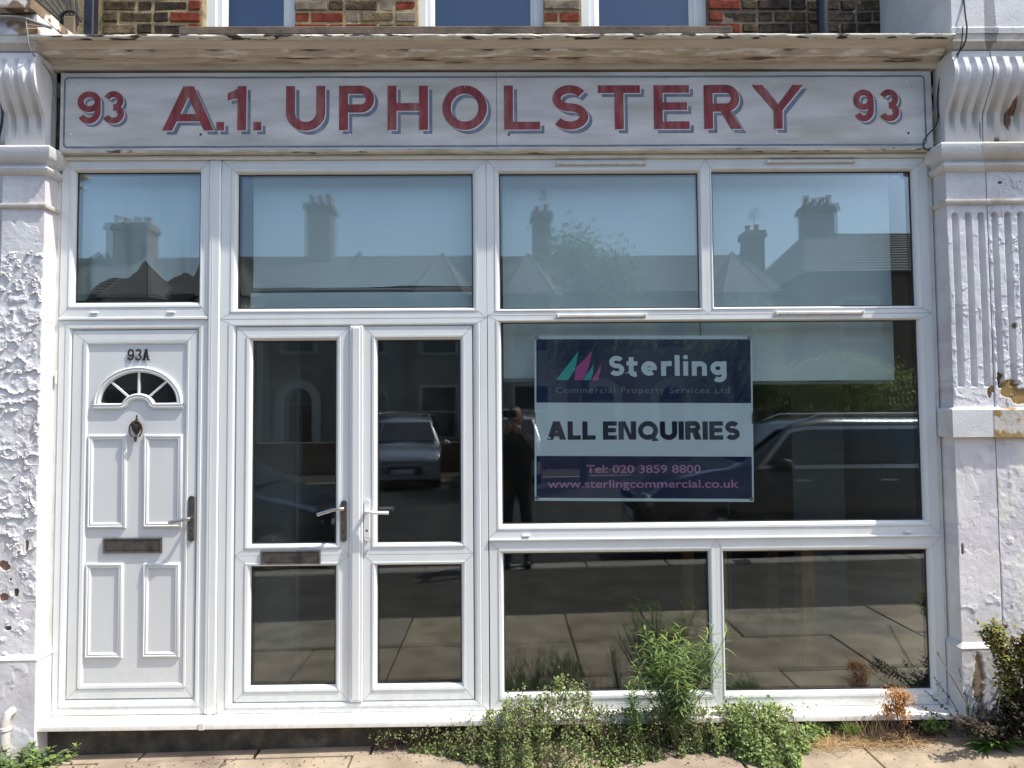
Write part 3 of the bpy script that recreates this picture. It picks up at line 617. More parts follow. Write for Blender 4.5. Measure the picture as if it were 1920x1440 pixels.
# ------------------------------------------------------------------ interior seen through the glass
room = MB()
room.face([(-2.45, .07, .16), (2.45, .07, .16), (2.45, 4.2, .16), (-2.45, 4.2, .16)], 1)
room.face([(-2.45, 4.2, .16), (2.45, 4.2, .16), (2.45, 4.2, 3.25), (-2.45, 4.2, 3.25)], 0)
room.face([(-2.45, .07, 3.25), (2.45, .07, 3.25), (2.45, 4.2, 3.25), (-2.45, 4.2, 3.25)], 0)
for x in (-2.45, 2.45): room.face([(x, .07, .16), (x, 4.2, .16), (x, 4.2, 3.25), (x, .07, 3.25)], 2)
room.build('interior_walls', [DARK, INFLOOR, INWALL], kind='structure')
b = MB(); b.box(-1.60, -1.555, .07, 4.1, .162, 3.24); b.build('partition_wall', INWALL, kind='structure')
b = MB(); b.box(-1.235, -1.215, .35, .42, .17, 2.35, 0, .004); b.box(-1.50, -1.24, .37, .39, .17, 2.3); b.build('inner_lobby_panel', INWALL, label='pale upright panel edge standing behind the left door glass', cat='panel')
b = MB(); b.box(1.95, 2.30, .9, .93, .17, 2.9); b.box(1.60, 1.615, 1.2, 1.23, .17, 2.2); b.build('white_partition', INWHITE, label='pale upright board standing inside at the right end of the window', cat='board')
tb = thing('trestle_table', 'raw pine work table standing inside behind the lower right pane', 'table', (1.8, .95, .162))
b = MB(); b.box(-.6, .25, -.3, .3, .86, .90, 0, .004); b.build('table_top', mat('dark_table_top', (.05, .045, .04), .7), tb)
lg = MB(); lg.box(-.04, .04, -.035, .035, 0, .858, 0, .004); lgm = lg.mesh('leg', WOOD)
for x, y in ((-.42, -.24), (-.50, .24), (.14, -.24), (.10, .24)): link('leg', lgm, tb, (x, y, 0))
b = MB(); b.box(-.42, .14, -.225, -.2, .28, .32, 0, .003); b.build('stretcher', WOOD, tb)
# blinds
def blind(x0, x1, z0, z1, y, label, sag=0):
    t = thing('roller_blind', label, 'roller blind', ((x0 + x1) / 2, y, z1))
    b = MB(); nx, nz = 24, 30; P = []
    for i in range(nx + 1):
        x = x0 + (x1 - x0) * i / nx; row = []
        for j in range(nz + 1):
            z = z0 + (z1 - z0) * j / nz; f = 1 - j / nz
            row.append((x, y + .006 * math.sin(i * .7 + j * .12) * f + .01 * math.sin(i * .23 + 1) * f, z + (sag * (fbm(np.array([i * .12]), np.array([2.]))[0] - .5) * f)))
        P.append(row)
    b.grid(P); o = b.build('fabric', BLIND, t, 'full'); o.location = tuple(-Vector(t.location))
    b = MB(); b.box(x0, x1, y - .006, y + .006, z0 - .022, z0 - .002, 0, .004); o = b.build('bottom_bar', INWHITE, t); o.location = tuple(-Vector(t.location))
    b = MB(); b.tube([(x0 - .01, y + .03, z1), (x1 + .01, y + .03, z1)], .022, 12); o = b.build('roller', INWHITE, t); o.location = tuple(-Vector(t.location))
blind(.0, 1.122, 1.990, 3.17, .15, 'white roller blind hanging partly behind the navy banner')
blind(1.132, 2.235, 1.965, 3.17, .155, 'white roller blind right of the banner, with a dark gap at its right edge')
blind(-1.415, -.150, 2.512, 3.17, .13, 'white roller blind drawn down behind the wide window above the double doors', .03)
b = MB(); b.box(-1.415, -.15, .100, .106, 2.30, 2.478); b.build('white_pelmet_board', BLIND, label='pale board seen just below the blind above the double doors', cat='board')
# the sagging sheet behind the window over the house door
b = MB(); nx, nz = 80, 26; P = []
edge = [(-2.36, 2.42), (-2.30, 2.46), (-2.25, 2.52), (-2.18, 2.545), (-2.10, 2.55), (-2.06, 2.58), (-2.03, 2.63), (-1.99, 2.635), (-1.965, 2.60), (-1.92, 2.545), (-1.885, 2.520), (-1.85, 2.555), (-1.80, 2.575), (-1.76, 2.565), (-1.735, 2.545), (-1.71, 2.60), (-1.68, 2.65), (-1.60, 2.66)]
for i in range(nx + 1):
    x = -2.40 + .78 * i / nx; ze = np.interp(x, [e[0] for e in edge], [e[1] for e in edge]) + .025; row = []
    for j in range(nz + 1):
        f = j / nz; z = ze + (3.18 - ze) * f
        row.append((x, .13 + .02 * math.sin(x * 23 + 2.2 * math.sin(f * 2)) * (1 - f) + .012 * math.sin(x * 61) * (1 - f) ** 2 - .02 * (1 - f), z))
    P.append(row)
b.grid(P); b.build('hanging_sheet', SHEET, None, 'full', label='crumpled white sheet with scalloped lower edge hung inside the window over the house door', cat='sheet')

# ------------------------------------------------------------------ estate agent banner inside the glass
YB = .056
ban = thing('banner', 'navy and white letting agent banner reading ALL ENQUIRIES taped inside the big window', 'banner', (0, YB, 1.77))
NAVY = mat('navy_print', (.004, .012, .075), .35, var=.1); WHT = mat('white_print', (.93, .95, .97), .35); TEAL = mat('teal_print', (.05, .48, .45), .4); PINK = mat('pink_print', (.62, .09, .34), .4)
GREYT = mat('grey_print', (.22, .22, .30), .4); PINKT = mat('dusty_pink_print', (.62, .24, .46), .4)
def bq(x, z): return on(x, z, YB)
def bpart(b, name, m): o = b.build(name, m, ban); o.location = (0, -YB, -1.77); return o
c4 = [bq(*q) for q in ((.171, 2.216), (1.367, 2.208), (1.356, 1.300), (.163, 1.318))]
def bil(u, v):
    a = [c4[3][k] + (c4[2][k] - c4[3][k]) * u for k in (0, 1)]; t = [c4[0][k] + (c4[1][k] - c4[0][k]) * u for k in (0, 1)]
    return (a[0] + (t[0] - a[0]) * v, a[1] + (t[1] - a[1]) * v)
def quadstrip(b, u0, u1, v0, v1, y, m=0, n=30):
    b.grid([[(*(lambda p: (p[0], y, p[1]))(bil(u0 + (u1 - u0) * i / n, v)),) for v in (v0, v1)] for i in range(n + 1)], m)
b = MB(); quadstrip(b, 0, 1, 0, 1, YB); bpart(b, 'sheet', WHT)
b = MB(); quadstrip(b, .008, .992, .592, .978, YB - .0007); quadstrip(b, .008, .992, .018, .270, YB - .0007); bpart(b, 'printed_band', NAVY)
def bz(x, z, x0=.0): return z - .0085 * (x - .2)   # the banner hangs a touch out of level
b = MB()
tri = [([(.286, 1.972), (.350, 1.972), (.390, 2.028), (.412, 2.132)], 0), ([(.386, 1.972), (.430, 1.972), (.455, 2.01), (.488, 2.132), (.395, 2.040)], 1), ([(.432, 1.972), (.476, 1.972), (.488, 2.01), (.493, 2.058)], 0), ([(.480, 1.972), (.516, 1.972), (.536, 2.058)], 1)]
for pts_, mi in tri: b.face([(q[0], YB - .0014 - .0001 * mi, q[1]) for q in (bq(x, bz(x, z)) for x, z in pts_)], mi)
bpart(b, 'logo', [TEAL, PINK])
# "Sterling" bold lower-case strokes, x-height .66
def lower(ch, t):
    h = t / 2; X = .74; o = []
    if ch == 't': return [('s', [(.18, .95), (.18, .2)] + arc(.33, .2, .15, .13, 180, 290, 8), t), ('s', [(0, X - h * .9), (.42, X - h * .9)], t * .85)], .46
    if ch == 'e': return [('s', arc(.33, X / 2, .33 - h, X / 2 - h, 0, 310, 26), t), ('s', [(.10, X / 2 - .01), (.62, X / 2 - .01)], t * .62)], .68
    if ch == 'r': return [('s', [(h, 0), (h, X)], t), ('s', arc(.38, X - .28, .38 - h, .28 - h * .9, 175, 84, 8) + [(.44, X - h * .9)], t)], .45
    if ch == 'l': return [('s', [(h, 0), (h, 1.05)], t)], t
    if ch == 'i': return [('s', [(h, 0), (h, X)], t), ('s', arc(h, .95, .055, .055, 0, 360, 12), .11)], t
    if ch == 'n': return [('s', [(h, 0), (h, X)], t), ('s', arc(.32, X - .30, .32 - h, .30 - h, 175, 5, 12) + [(.64 - h, .35), (.64 - h, 0)], t)], .64
    if ch == 'g': return [('s', arc(.32, X / 2 + .02, .32 - h, X / 2 - h - .02, 0, 360, 26), t), ('s', [(.68 - h, X), (.68 - h, .02)] + arc(.36, .0, .32 - h, .25 - h * .4, -8, -140, 12), t)], .70
b = MB(); t_ = .25; xcur = 0; seq = []
gS = glyph('S', .66, t_); seq.append((gS, .0)); xcur = .66 + .05
for ch in 'terling': st, W_ = lower(ch, t_); seq.append((st, xcur)); xcur += W_ + .075
xcur -= .075; sc = (1.229 - .571) / xcur
for st, xo in seq:
    X0, Z0 = bq(.571 + xo * sc, bz(.571 + xo * sc, 1.996)); put_glyph(b, st, X0, Z0, sc * 1.015, .108 * 1.015, YB - .0015)
# put_glyph keeps stroke widths from the height scale
bpart(b, 'lettering', WHT)
b = MB(); wd = dict(A=.98, L=.68, E=.72, N=.92, Q=1.06, U=.90, I=.25, R=.84, S=.80); wd[' '] = .30; xcur = 0; seq = []
for ch in 'ALL ENQUIRIES':
    if ch != ' ': seq.append((glyph(ch, wd[ch], .285, .235), xcur))
    xcur += wd[ch] + (.07 if ch != ' ' else 0)
xcur -= .07; sc = (1.289 - .233) / xcur
for st, xo in seq: X0, Z0 = bq(.233 + xo * sc, bz(.233 + xo * sc, 1.647)); put_glyph(b, st, X0, Z0, sc * 1.015, .100 * 1.015, YB - .0015)
bpart(b, 'lettering', mat('dark_navy_letters', (.008, .012, .04), .35))
def font_text(txt, x0, x1, zb, h, m, off=.0, space=1.0):
    cu = bpy.data.curves.new('lettering', 'FONT'); cu.body = txt; cu.offset = off; cu.space_character = space
    o = bpy.data.objects.new('lettering_src', cu); C.objects.link(o); dg = bpy.context.evaluated_depsgraph_get()
    me = bpy.data.meshes.new_from_object(o.evaluated_get(dg)); bpy.data.objects.remove(o)
    co = np.array([v.co for v in me.vertices]); mn = co.min(0); mx = co.max(0); cap = .66
    for v in me.vertices:
        x = x0 + (v.co.x - mn[0]) / (mx[0] - mn[0]) * (x1 - x0); z = bz(x, zb) + v.co.y / cap * h; X_, Z_ = bq(x, z); v.co = (X_, YB - .0015, Z_)
    me.materials.clear(); me.materials.append(m); o = link('lettering', me, ban, (0, -YB, -1.77)); return o
font_text('Commercial Property Services Ltd', .284, 1.236, 1.902, .030, GREYT, .004, 1.15)
font_text('Tel: 020 3859 8800', .444, 1.069, 1.468, .040, PINKT, .012)
font_text('www.sterlingcommercial.co.uk', .234, 1.274, 1.388, .040, PINKT, .012)
for u, v in ((.012, .985), (.988, .985), (.012, .018), (.988, .018)):
    q = bil(u, v); b = MB(); b.lathe([(.005, -.003), (.010, -.003), (.012, 0)], (q[0], YB - .001, q[1]), n=14); bpart(b, 'eyelet', CHROME)
for u in (0.0, 1.0):
    q = bil(u, .5); b = MB(); b.box(q[0] - .005, q[0] + .005, YB - .003, YB - .0015, q[1] - .03, q[1] + .03); bpart(b, 'tape_tab', IRON)

# ------------------------------------------------------------------ pilasters: height-field faces with flaking paint
def sm(a, b, x): t = np.clip((x - a) / (b - a), 0, 1); return t * t * (3 - 2 * t)
PAINT = np.array([.72, .722, .722]); PAINTW = np.array([.78, .765, .745])
def relief(x0, x1, z0, z1, yf, yb, fn, name, parent, res=.004, m_=None, flat=False):
    nx = max(3, int((x1 - x0) / res)); nz = max(3, int((z1 - z0) / (res * 1.15)))
    X, Z = np.meshgrid(np.linspace(x0, x1, nx), np.linspace(z0, z1, nz), indexing='ij')
    H, COL = fn(X, Z)
    b = MB(); n = nx * nz
    pts = np.stack([X, yf - H, Z], -1).reshape(-1, 3); b.v = [tuple(p) for p in pts]
    i, j = np.meshgrid(np.arange(nx - 1), np.arange(nz - 1), indexing='ij'); a = (i * nz + j).ravel()
    b.f = [(int(q), int(q) + nz, int(q) + nz + 1, int(q) + 1) for q in a]
    col = COL.reshape(-1, 3)
    border = [(0, k) for k in range(nz)] + [(k, nz - 1) for k in range(nx)] + [(nx - 1, k) for k in range(nz - 1, -1, -1)] + [(k, 0) for k in range(nx - 1, -1, -1)]
    bi = [p * nz + q for p, q in border]; bx = [pts[k] for k in bi]; base = len(b.v)
    edge = [tuple(p) for p in bx] + [(p[0], yb, p[2]) for p in bx]; b.v += edge; m = len(bi)
    for k in range(m - 1): b.f.append((base + k, base + k + 1, base + m + k + 1, base + m + k))
    col = np.concatenate([col, np.tile(col[bi], (2, 1))])
    b.m = [0] * len(b.f); b.col = np.concatenate([col, np.ones((len(col), 1))], 1)
    me = b.mesh(name, m_ or MASON); me.polygons.foreach_set('use_smooth', [k < len(a) and not flat for k in range(len(me.polygons))])
    return link(name, me, parent)
def flaked(amount, thick=.0035, curl=.004, patches=(), seed=0, sc=11, base=PAINT, under=np.array([.70, .68, .70]), rough=.004, plates=.004):
    """paint film standing proud where noise is high; lifted, curled lips at the film's edge; bare plaster where patches are"""
    def fn(X, Z):
        n = fbm(X * sc + seed * 3.1, Z * sc * .9 + seed, 5); w_ = fbm(X * 3 + seed, Z * 3 + 9, 3)
        am = amount(X, Z) if callable(amount) else amount
        t = .5 - am * .22 + (w_ - .5) * .25
        d = n - (1 - t) * 0 - t
        film = sm(0, .012, d)
        lip = np.exp(-np.clip(d, 0, 1) / .03) * film * sm(.3, .75, am + 0 * X) * curl
        n2 = fbm(X * 2.6 + 31 + seed, Z * 2.6, 3)
        v = fbm(X * 6 + seed * 5, Z * 6, 4) * 3.4 - Z * 4.6 + (fbm(X * 34, Z * 34, 4) - .5) * .9; fr = v - np.floor(v)
        plate = sm(.46, .56, am + (fbm(X * 9 + 7, Z * 10 + seed, 4) - .5) * 1.5)
        H = film * thick * .6 + lip * .5 + plate * plates * fr ** 2.6 * sm(1.0, .965, fr) + (fbm(X * 40, Z * 40 + seed, 3) - .5) * rough * .5 + (n2 - .5) * .006
        col = np.broadcast_to(base, X.shape + (3,)).copy()
        col = col * (1 - (1 - film[..., None]) * (1 - under / base)) * (1 + (fbm(X * 9, Z * 9, 3)[..., None] - .5) * .16)
        bare = sm(.22, .08, fr) * plate * sm(.45, .6, fbm(X * 12 + 3, Z * 12, 3)); col = col * (1 - bare[..., None] * .5) + np.array([.50, .47, .43]) * bare[..., None] * .5
        for (px_, pz_, rx, rz_, c) in patches:
            q = ((X - px_) / rx) ** 2 + ((Z - pz_) / rz_) ** 2 + (fbm(X * 30 + px_ * 9, Z * 30, 4) - .5) * 2.4
            k = sm(1.05, .9, q); H = H * (1 - k) - k * .004; col = col * (1 - k[..., None]) + np.array(c) * k[..., None] * (.8 + .4 * fbm(X * 30, Z * 30, 3)[..., None])
        ed = np.minimum(np.minimum(X - X.min(), X.max() - X), .02) / .02
        return H * sm(0, .25, ed), col
    return fn
PINKB = (.26, .17, .13); DKB = (.13, .10, .085); OCH = (.36, .24, .09); BRN = (.17, .10, .065)
def bracket(parent, x0, x1, nfl, z_top, z_bot, yf, yb, patches=(), dirt=0):
    """scroll bracket: fluted ribs swept down an S curve"""
    prof = [(yf - .085, z_top), (yf - .088, z_top - .03), (yf - .10, z_top - .07), (yf - .108, z_top - .11), (yf - .100, z_top - .155), (yf - .078, z_top - .20), (yf - .050, z_top - .245), (yf - .025, z_top - .29), (yf - .010, z_top - .33), (yf - .006, z_bot)]
    P = []
    for k in range(len(prof) - 1):
        p0 = prof[max(0, k - 1)]; p1 = prof[k]; p2 = prof[k + 1]; p3 = prof[min(len(prof) - 1, k + 2)]
        for s_ in range(8):
            t = s_ / 8; P.append(tuple(.5 * (2 * p1[i] + (p2[i] - p0[i]) * t + (2 * p0[i] - 5 * p1[i] + 4 * p2[i] - p3[i]) * t * t + (3 * p1[i] - p0[i] - 3 * p2[i] + p3[i]) * t ** 3) for i in (0, 1)))
    P.append(prof[-1]); P = np.array(P); T = np.gradient(P, axis=0); T /= np.linalg.norm(T, axis=1)[:, None]; N = np.stack([T[:, 1], -T[:, 0]], 1)
    nx = max(40, int((x1 - x0) / .0028)); X = np.linspace(x0, x1, nx); pitch = (x1 - x0 - .012) / nfl
    g = np.zeros(nx)
    for k in range(nfl):
        c = x0 + .006 + pitch * (k + .5); g = np.maximum(g, np.sqrt(np.clip(1 - ((X - c) / (pitch * .27)) ** 2, 0, 1)))
    S_ = np.linspace(0, 1, len(P)); env = sm(.10, .20, S_) * sm(.96, .90, S_)
    verts = np.zeros((nx, len(P), 3)); col = np.zeros((nx, len(P), 3))
    NS = np.stack([fbm(X * 22 + 3, np.full(nx, S_[j] * 11.), 4) for j in range(len(P))], 1)
    for j in range(len(P)):
        d = g * .017 * env[j] + (NS[:, j] - .5) * .0012
        verts[:, j, 0] = X; verts[:, j, 1] = P[j, 0] + N[j, 0] * -d * 1; verts[:, j, 2] = P[j, 1] + N[j, 1] * -d
        shade_and_stain = (sm(.45, .8, S_[j]) * .55 + dirt * .2) * (0.5 + NS[:, j])  # shading of the down-facing lower curve painted beige, plus stain from dirt
        col[:, j] = PAINT * (1 - shade_and_stain[:, None]) + np.array([.62, .56, .47]) * shade_and_stain[:, None]
        gr = g * env[j] * sm(.55, .8, S_[j]); col[:, j] = col[:, j] * (1 - gr[:, None] * .45) + np.array([.34, .33, .29]) * gr[:, None] * .45
    for (px_, pz_, rx, rz_, c) in patches:
        q = ((verts[..., 0] - px_) / rx) ** 2 + ((verts[..., 2] - pz_) / rz_) ** 2 + (fbm(verts[..., 0] * 26, verts[..., 2] * 26, 4) - .5) * 2.2
        k = sm(1.05, .9, q)[..., None]; col = col * (1 - k) + np.array(c) * k; verts[..., 1] += k[..., 0] * .006
    b = MB(); b.grid([[tuple(v) for v in row] for row in verts]); b.col = np.concatenate([col.reshape(-1, 3), np.ones((nx * len(P), 1))], 1)
    o = b.build('bracket', MASON, parent, 'full')
    b = MB()
    for x in (x0, x1): b.face([(x, yb, z_bot)] + [(x, p[0], p[1]) for p in P[::-1]] + [(x, yb, z_top)])
    b.build('bracket_cheek', MASON_P, parent)
def pilaster(name, label, x0, x1, yf, face_fn, flutes=0, ledge=None, z_base=.54, patches=(), dirt=0, capd=0, right=True, lower_fn=None, ledge_m=None):
    t = thing(name, label, 'pilaster', ((x0 + x1) / 2, 0, gz(x0)))
    L = (-(x0 + x1) / 2, 0, -gz(x0))
    def fx(o): o.location = L; return o
    if ledge:
        fx(relief(x0, x1, ledge + .008, 3.085, yf, .05, face_fn, 'shaft', t, .0032 if flutes else .004))
        b = MB(); b.moulding(x0, x1, yf, .05, [(.006, ledge - .15), (.026, ledge - .148), (.028, ledge - .004), (.022, ledge + .004), (.0, ledge + .010)]); fx(b.build('ledge', ledge_m or MASON_P, t))
        fx(relief(x0, x1, z_base, ledge - .15, yf + .004, .05, lower_fn, 'lower_shaft', t))
    else: fx(relief(x0, x1, z_base, 3.085, yf, .05, face_fn, 'shaft', t, .0034, None, True))
    b = MB(); b.moulding(x0, x1, yf, .05, [(-.002, z_base - .012), (.022, z_base - .010), (.026, z_base + .004), (.004, z_base + .024), (-.01, z_base + .026)]); fx(b.build('base_moulding', MASON_P, t))
    fx(relief(x0 - .02, x1 + .02, -.05, z_base - .01, yf - .022, .05, flaked(.25, patches=patches, seed=5, sc=9), 'base_block', t, .006))
    b = MB(); b.moulding(x0, x1, yf, .05, [(0, 2.900), (.013, 2.904), (.017, 2.914), (.015, 2.926), (0, 2.932)]); fx(b.build('astragal', MASON_C, t, True))
    b = MB(); b.moulding(x0, x1, yf, .03, [(0, 3.082), (.012, 3.086), (.026, 3.098), (.030, 3.112), (.024, 3.120), (.012, 3.124), (.012, 3.136), (.020, 3.142), (.040, 3.156), (.050, 3.168), (.052, 3.218), (.044, 3.228), (0, 3.232)]); fx(b.build('capital', MASON_C if dirt else MASON_P, t, True))
    return t, fx
lp, fx = pilaster('pilaster', 'white pilaster left of the house door, its paint badly flaking all the way down', -2.665, -2.438, -.100,
    flaked(lambda X, Z: sm(2.78, 2.55, Z) * (.45 + .55 * sm(.9, 1.5, Z)) + .05, .0022, .003, plates=.010, patches=[(-2.60, 1.02, .030, .028, PINKB), (-2.60, .86, .025, .022, PINKB), (-2.54, .88, .012, .02, DKB), (-2.58, .70, .016, .012, DKB), (-2.57, .95, .01, .012, DKB), (-2.49, 1.12, .008, .03, PINKB)], seed=1, sc=10), z_base=.54)
bracket(lp, -2.665, -2.452, 3, 3.715, 3.232, -.080, .0); [setattr(o, 'location', lp.children[0].location) for o in lp.children if o.name.startswith('bracket')]
def abacus(t, x0, x1, fx, m_, zt=4.60):
    b = MB(); b.moulding(x0, x1, -.150, .02, [(.002, 3.712), (.004, 3.722), (.012, 3.728), (.020, 3.748), (.034, 3.760), (.036, 3.80)]); fx(b.build('cornice_return', MASON_C, t, True))
    b = MB(); b.moulding(x0, x1, -.150, YW, [(.040, 3.80), (.042, 3.83), (.034, 3.838), (.03, min(zt, 4.02)), (.03, zt)]); fx(b.build('block', m_, t))
abacus(lp, -2.665, -2.475, fx, mat('peeling_block', (.66, .66, .70), .8, var=.12, vscale=9, bump=.003, bscale=40, col2=(.36, .25, .15), c2scale=7, c2lo=.50, c2hi=.56, spec=.2), 3.915)
def fluted(fl_x, z0, z1, fk):
    def fn(X, Z):
        H, c = fk(X, Z)
        for cx_ in fl_x:
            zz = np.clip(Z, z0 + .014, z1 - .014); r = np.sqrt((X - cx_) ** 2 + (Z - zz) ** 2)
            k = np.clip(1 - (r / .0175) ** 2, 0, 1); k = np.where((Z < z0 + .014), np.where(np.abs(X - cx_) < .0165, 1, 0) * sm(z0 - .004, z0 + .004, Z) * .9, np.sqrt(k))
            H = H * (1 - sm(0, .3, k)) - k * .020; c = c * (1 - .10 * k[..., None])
        return H, c
    return fn
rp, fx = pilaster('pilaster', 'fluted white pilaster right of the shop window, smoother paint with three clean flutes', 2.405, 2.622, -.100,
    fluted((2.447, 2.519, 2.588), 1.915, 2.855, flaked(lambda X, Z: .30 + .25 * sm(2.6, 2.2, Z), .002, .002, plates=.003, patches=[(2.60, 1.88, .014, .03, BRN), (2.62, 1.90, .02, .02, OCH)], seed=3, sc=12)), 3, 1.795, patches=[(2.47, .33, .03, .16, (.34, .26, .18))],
    lower_fn=flaked(lambda X, Z: .12 + .3 * sm(1.1, .9, Z), .002, .006, patches=[(2.425, 1.05, .006, .03, BRN)], seed=4, sc=8, rough=.003, base=PAINTW))
bracket(rp, 2.418, 2.622, 3, 3.715, 3.232, -.080, .0, patches=[(2.612, 3.33, .004, .06, BRN)]); abacus(rp, 2.445, 2.618, fx, MASON_P)
[setattr(o, 'location', rp.children[0].location) for o in rp.children if o.name.startswith('bracket')]
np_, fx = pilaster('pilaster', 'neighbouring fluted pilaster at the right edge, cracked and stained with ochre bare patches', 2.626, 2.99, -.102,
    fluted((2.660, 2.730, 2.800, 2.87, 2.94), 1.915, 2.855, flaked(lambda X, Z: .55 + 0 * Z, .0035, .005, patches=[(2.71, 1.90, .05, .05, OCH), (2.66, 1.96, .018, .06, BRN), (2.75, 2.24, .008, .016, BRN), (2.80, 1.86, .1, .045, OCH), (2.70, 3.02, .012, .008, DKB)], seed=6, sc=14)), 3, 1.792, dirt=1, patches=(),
    lower_fn=flaked(lambda X, Z: .2 + 0 * Z, .002, .003, patches=[], seed=9, sc=8, rough=.008, base=PAINTW * np.array([.97, .98, .95])), ledge_m=mat('ochre_stained_ledge', (.62, .58, .52), .85, var=.2, bump=.003, bscale=50, col2=(.36, .24, .09), c2scale=9, c2lo=.47, c2hi=.53))
bracket(np_, 2.628, 2.99, 5, 3.715, 3.232, -.082, .0, patches=[(2.79, 3.44, .022, .05, BRN), (2.765, 3.37, .016, .05, BRN), (2.655, 3.40, .005, .05, BRN), (2.72, 3.25, .04, .015, BRN)], dirt=1); abacus(np_, 2.622, 2.99, fx, MASON_P)
[setattr(o, 'location', np_.children[0].location) for o in np_.children if o.name.startswith('bracket')]

# sloping party-wall copings above the brackets
def coping(label, xs, sgn, m_, mside, zf, zb, th, yb_):
    t = thing('party_wall_coping', label, 'coping', (xs, .2, 3.9)); L = (-xs, -.2, -3.9)
    x0, x1 = (xs - .22, xs) if sgn < 0 else (xs, xs + .22)
    b = MB(); P = [(-.145, 3.80), (yb_, 3.80), (yb_, zb), (-.145, zf)]
    b.grid([[(x, y, z) for y, z in P] for x in (x0, x1)]); [b.face([(x, y, z) for y, z in P]) for x in (x0, x1)]; o = b.build('wing_wall', mside, t); o.location = L
    b = MB(); n = 50; rows = []
    for u in np.linspace(0, 1, n):
        y = -.23 + (yb_ + .23) * u; z = zf + (zb - zf) * u; e = (fbm(np.array([u * 14.]), np.array([xs]))[0] - .5) * .022; e2 = (fbm(np.array([u * 11.]), np.array([xs + 5]))[0] - .5) * .018
        X0, X1 = x0 - .03, x1 + .03; rows.append([(X0, y, z), (X1 + e, y, z + .002), (X1 + e2, y, z + th * .7), (X1 - .03 + e, y, z + th), (X0 + .03, y, z + th), (X0, y, z + th * .7), (X0, y, z)])
    b.grid(rows); b.face(rows[0][:-1]); b.face(rows[-1][:-1]); o = b.build('coping_stone', m_, t, True); o.location = L
coping('coping with chipped white edge and brown underside at the upper left corner', -2.475, -1, mat('chipped_brown_coping', (.22, .16, .11), .85, var=.3, vscale=12, bump=.004, bscale=30, col2=(.74, .70, .62), c2scale=14, c2lo=.52, c2hi=.57), MASON_P, 3.92, 3.93, .075, .34)
coping('dark sooty coping on a white wing wall at the upper right corner', 2.46, 1, mat('sooty_coping', (.07, .055, .045), .9, var=.4, vscale=12, bump=.004, bscale=30), mat('streaked_wing_wall', (.62, .62, .66), .8, var=.15, vscale=5, bump=.002, bscale=40, col2=(.05, .05, .055), c2scale=4, c2lo=.60, c2hi=.72, stretch=(1, 1.6, .8)), 4.26, 4.20, .06, YW - .005)

# cables
def cable(label, paths, m_, group=None):
    t = thing('cable', label, 'cable', paths[0][0][0], group=group); L = tuple(-Vector(t.location))
    for pts, r in paths:
        P = []
        for k in range(len(pts) - 1):
            p0 = Vector(pts[max(0, k - 1)]); p1 = Vector(pts[k]); p2 = Vector(pts[k + 1]); p3 = Vector(pts[min(len(pts) - 1, k + 2)])
            for s_ in range(6):
                q = s_ / 6; P.append(.5 * (2 * p1 + (p2 - p0) * q + (2 * p0 - 5 * p1 + 4 * p2 - p3) * q * q + (3 * p1 - p0 - 3 * p2 + p3) * q ** 3))
        P.append(Vector(pts[-1])); b = MB(); b.tube(P, r, 7); o = b.build('cable_run', m_, t, True); o.location = L
cable('thin black cable looping down beside the right end of the painted sign', [([(2.50, -.14, 4.2), (2.475, -.20, 3.90), (2.47, -.215, 3.80), (2.455, -.20, 3.72), (2.425, -.07, 3.64), (2.412, -.045, 3.52), (2.410, -.045, 3.42), (2.395, -.05, 3.36), (2.34, -.055, 3.30), (2.318, -.055, 3.26), (2.322, -.056, 3.228), (2.35, -.056, 3.222)], .0042), ([(2.46, -.20, 3.83), (2.448, -.18, 3.70), (2.418, -.045, 3.55), (2.42, -.045, 3.38), (2.425, -.045, 3.30)], .003)], CABLE)
cable('grey and white cables sagging across the upper left bracket to the sign edge', [([(-2.72, -.21, 3.875), (-2.60, -.215, 3.88), (-2.50, -.212, 3.875), (-2.42, -.205, 3.85), (-2.36, -.19, 3.835)], .009), ([(-2.48, -.212, 3.87), (-2.47, -.215, 3.80), (-2.465, -.19, 3.71), (-2.442, -.045, 3.64), (-2.440, -.042, 3.45), (-2.438, -.042, 3.26)], .004), ([(-2.478, -.215, 3.84), (-2.44, -.21, 3.835), (-2.38, -.21, 3.83)], .004)], GCABLE)
cable('bundle of dark cables running down the far left edge beside the flaking pilaster', [([(-2.70, -.10, 3.6), (-2.672, -.105, 3.45), (-2.668, -.11, 3.36), (-2.69, -.10, 3.25), (-2.685, -.104, 2.9), (-2.69, -.10, 2.2)], .007), ([(-2.72, -.09, 3.55), (-2.70, -.10, 3.4), (-2.70, -.1, 2.6), (-2.70, -.1, 1.2)], .006)], CABLE)
wp = thing('waste_pipe', 'short white plastic pipe elbow at the foot of the left pilaster', 'waste pipe', (-2.545, -.150, .02))
b = MB(); b.tube([(0, 0, -.03), (0, 0, .235), (.004, .008, .258), (.012, .03, .268), (.02, .06, .270)], .0215, 14); b.build('pipe', mat('aged_white_pipe', (.58, .55, .50), .45, var=.2), wp, True)
b = MB(); b.tube([(0, 0, .185), (0, 0, .20)], .0265, 14); b.build('collar', mat('white_pipe_collar', (.7, .68, .66), .45), wp, True)
# neighbouring fronts beyond the pilasters
b = MB(); b.box(-6.5, -2.67, .02, .3, -.1, 3.75); b.box(-6.5, -2.67, -.02, .1, 3.3, 3.8)
b.build('neighbour_wall', MASON_P, label='painted wall of the neighbouring front just left of the flaking pilaster', cat='wall')
b = MB(); b.box(2.992, 7.5, .10, .3, .0, 3.75); b.box(2.992, 7.5, -.12, .3, 3.3, 3.8)
b.build('neighbour_wall', MASON_P, label='painted wall of the neighbouring front just right of the stained pilaster', cat='wall')

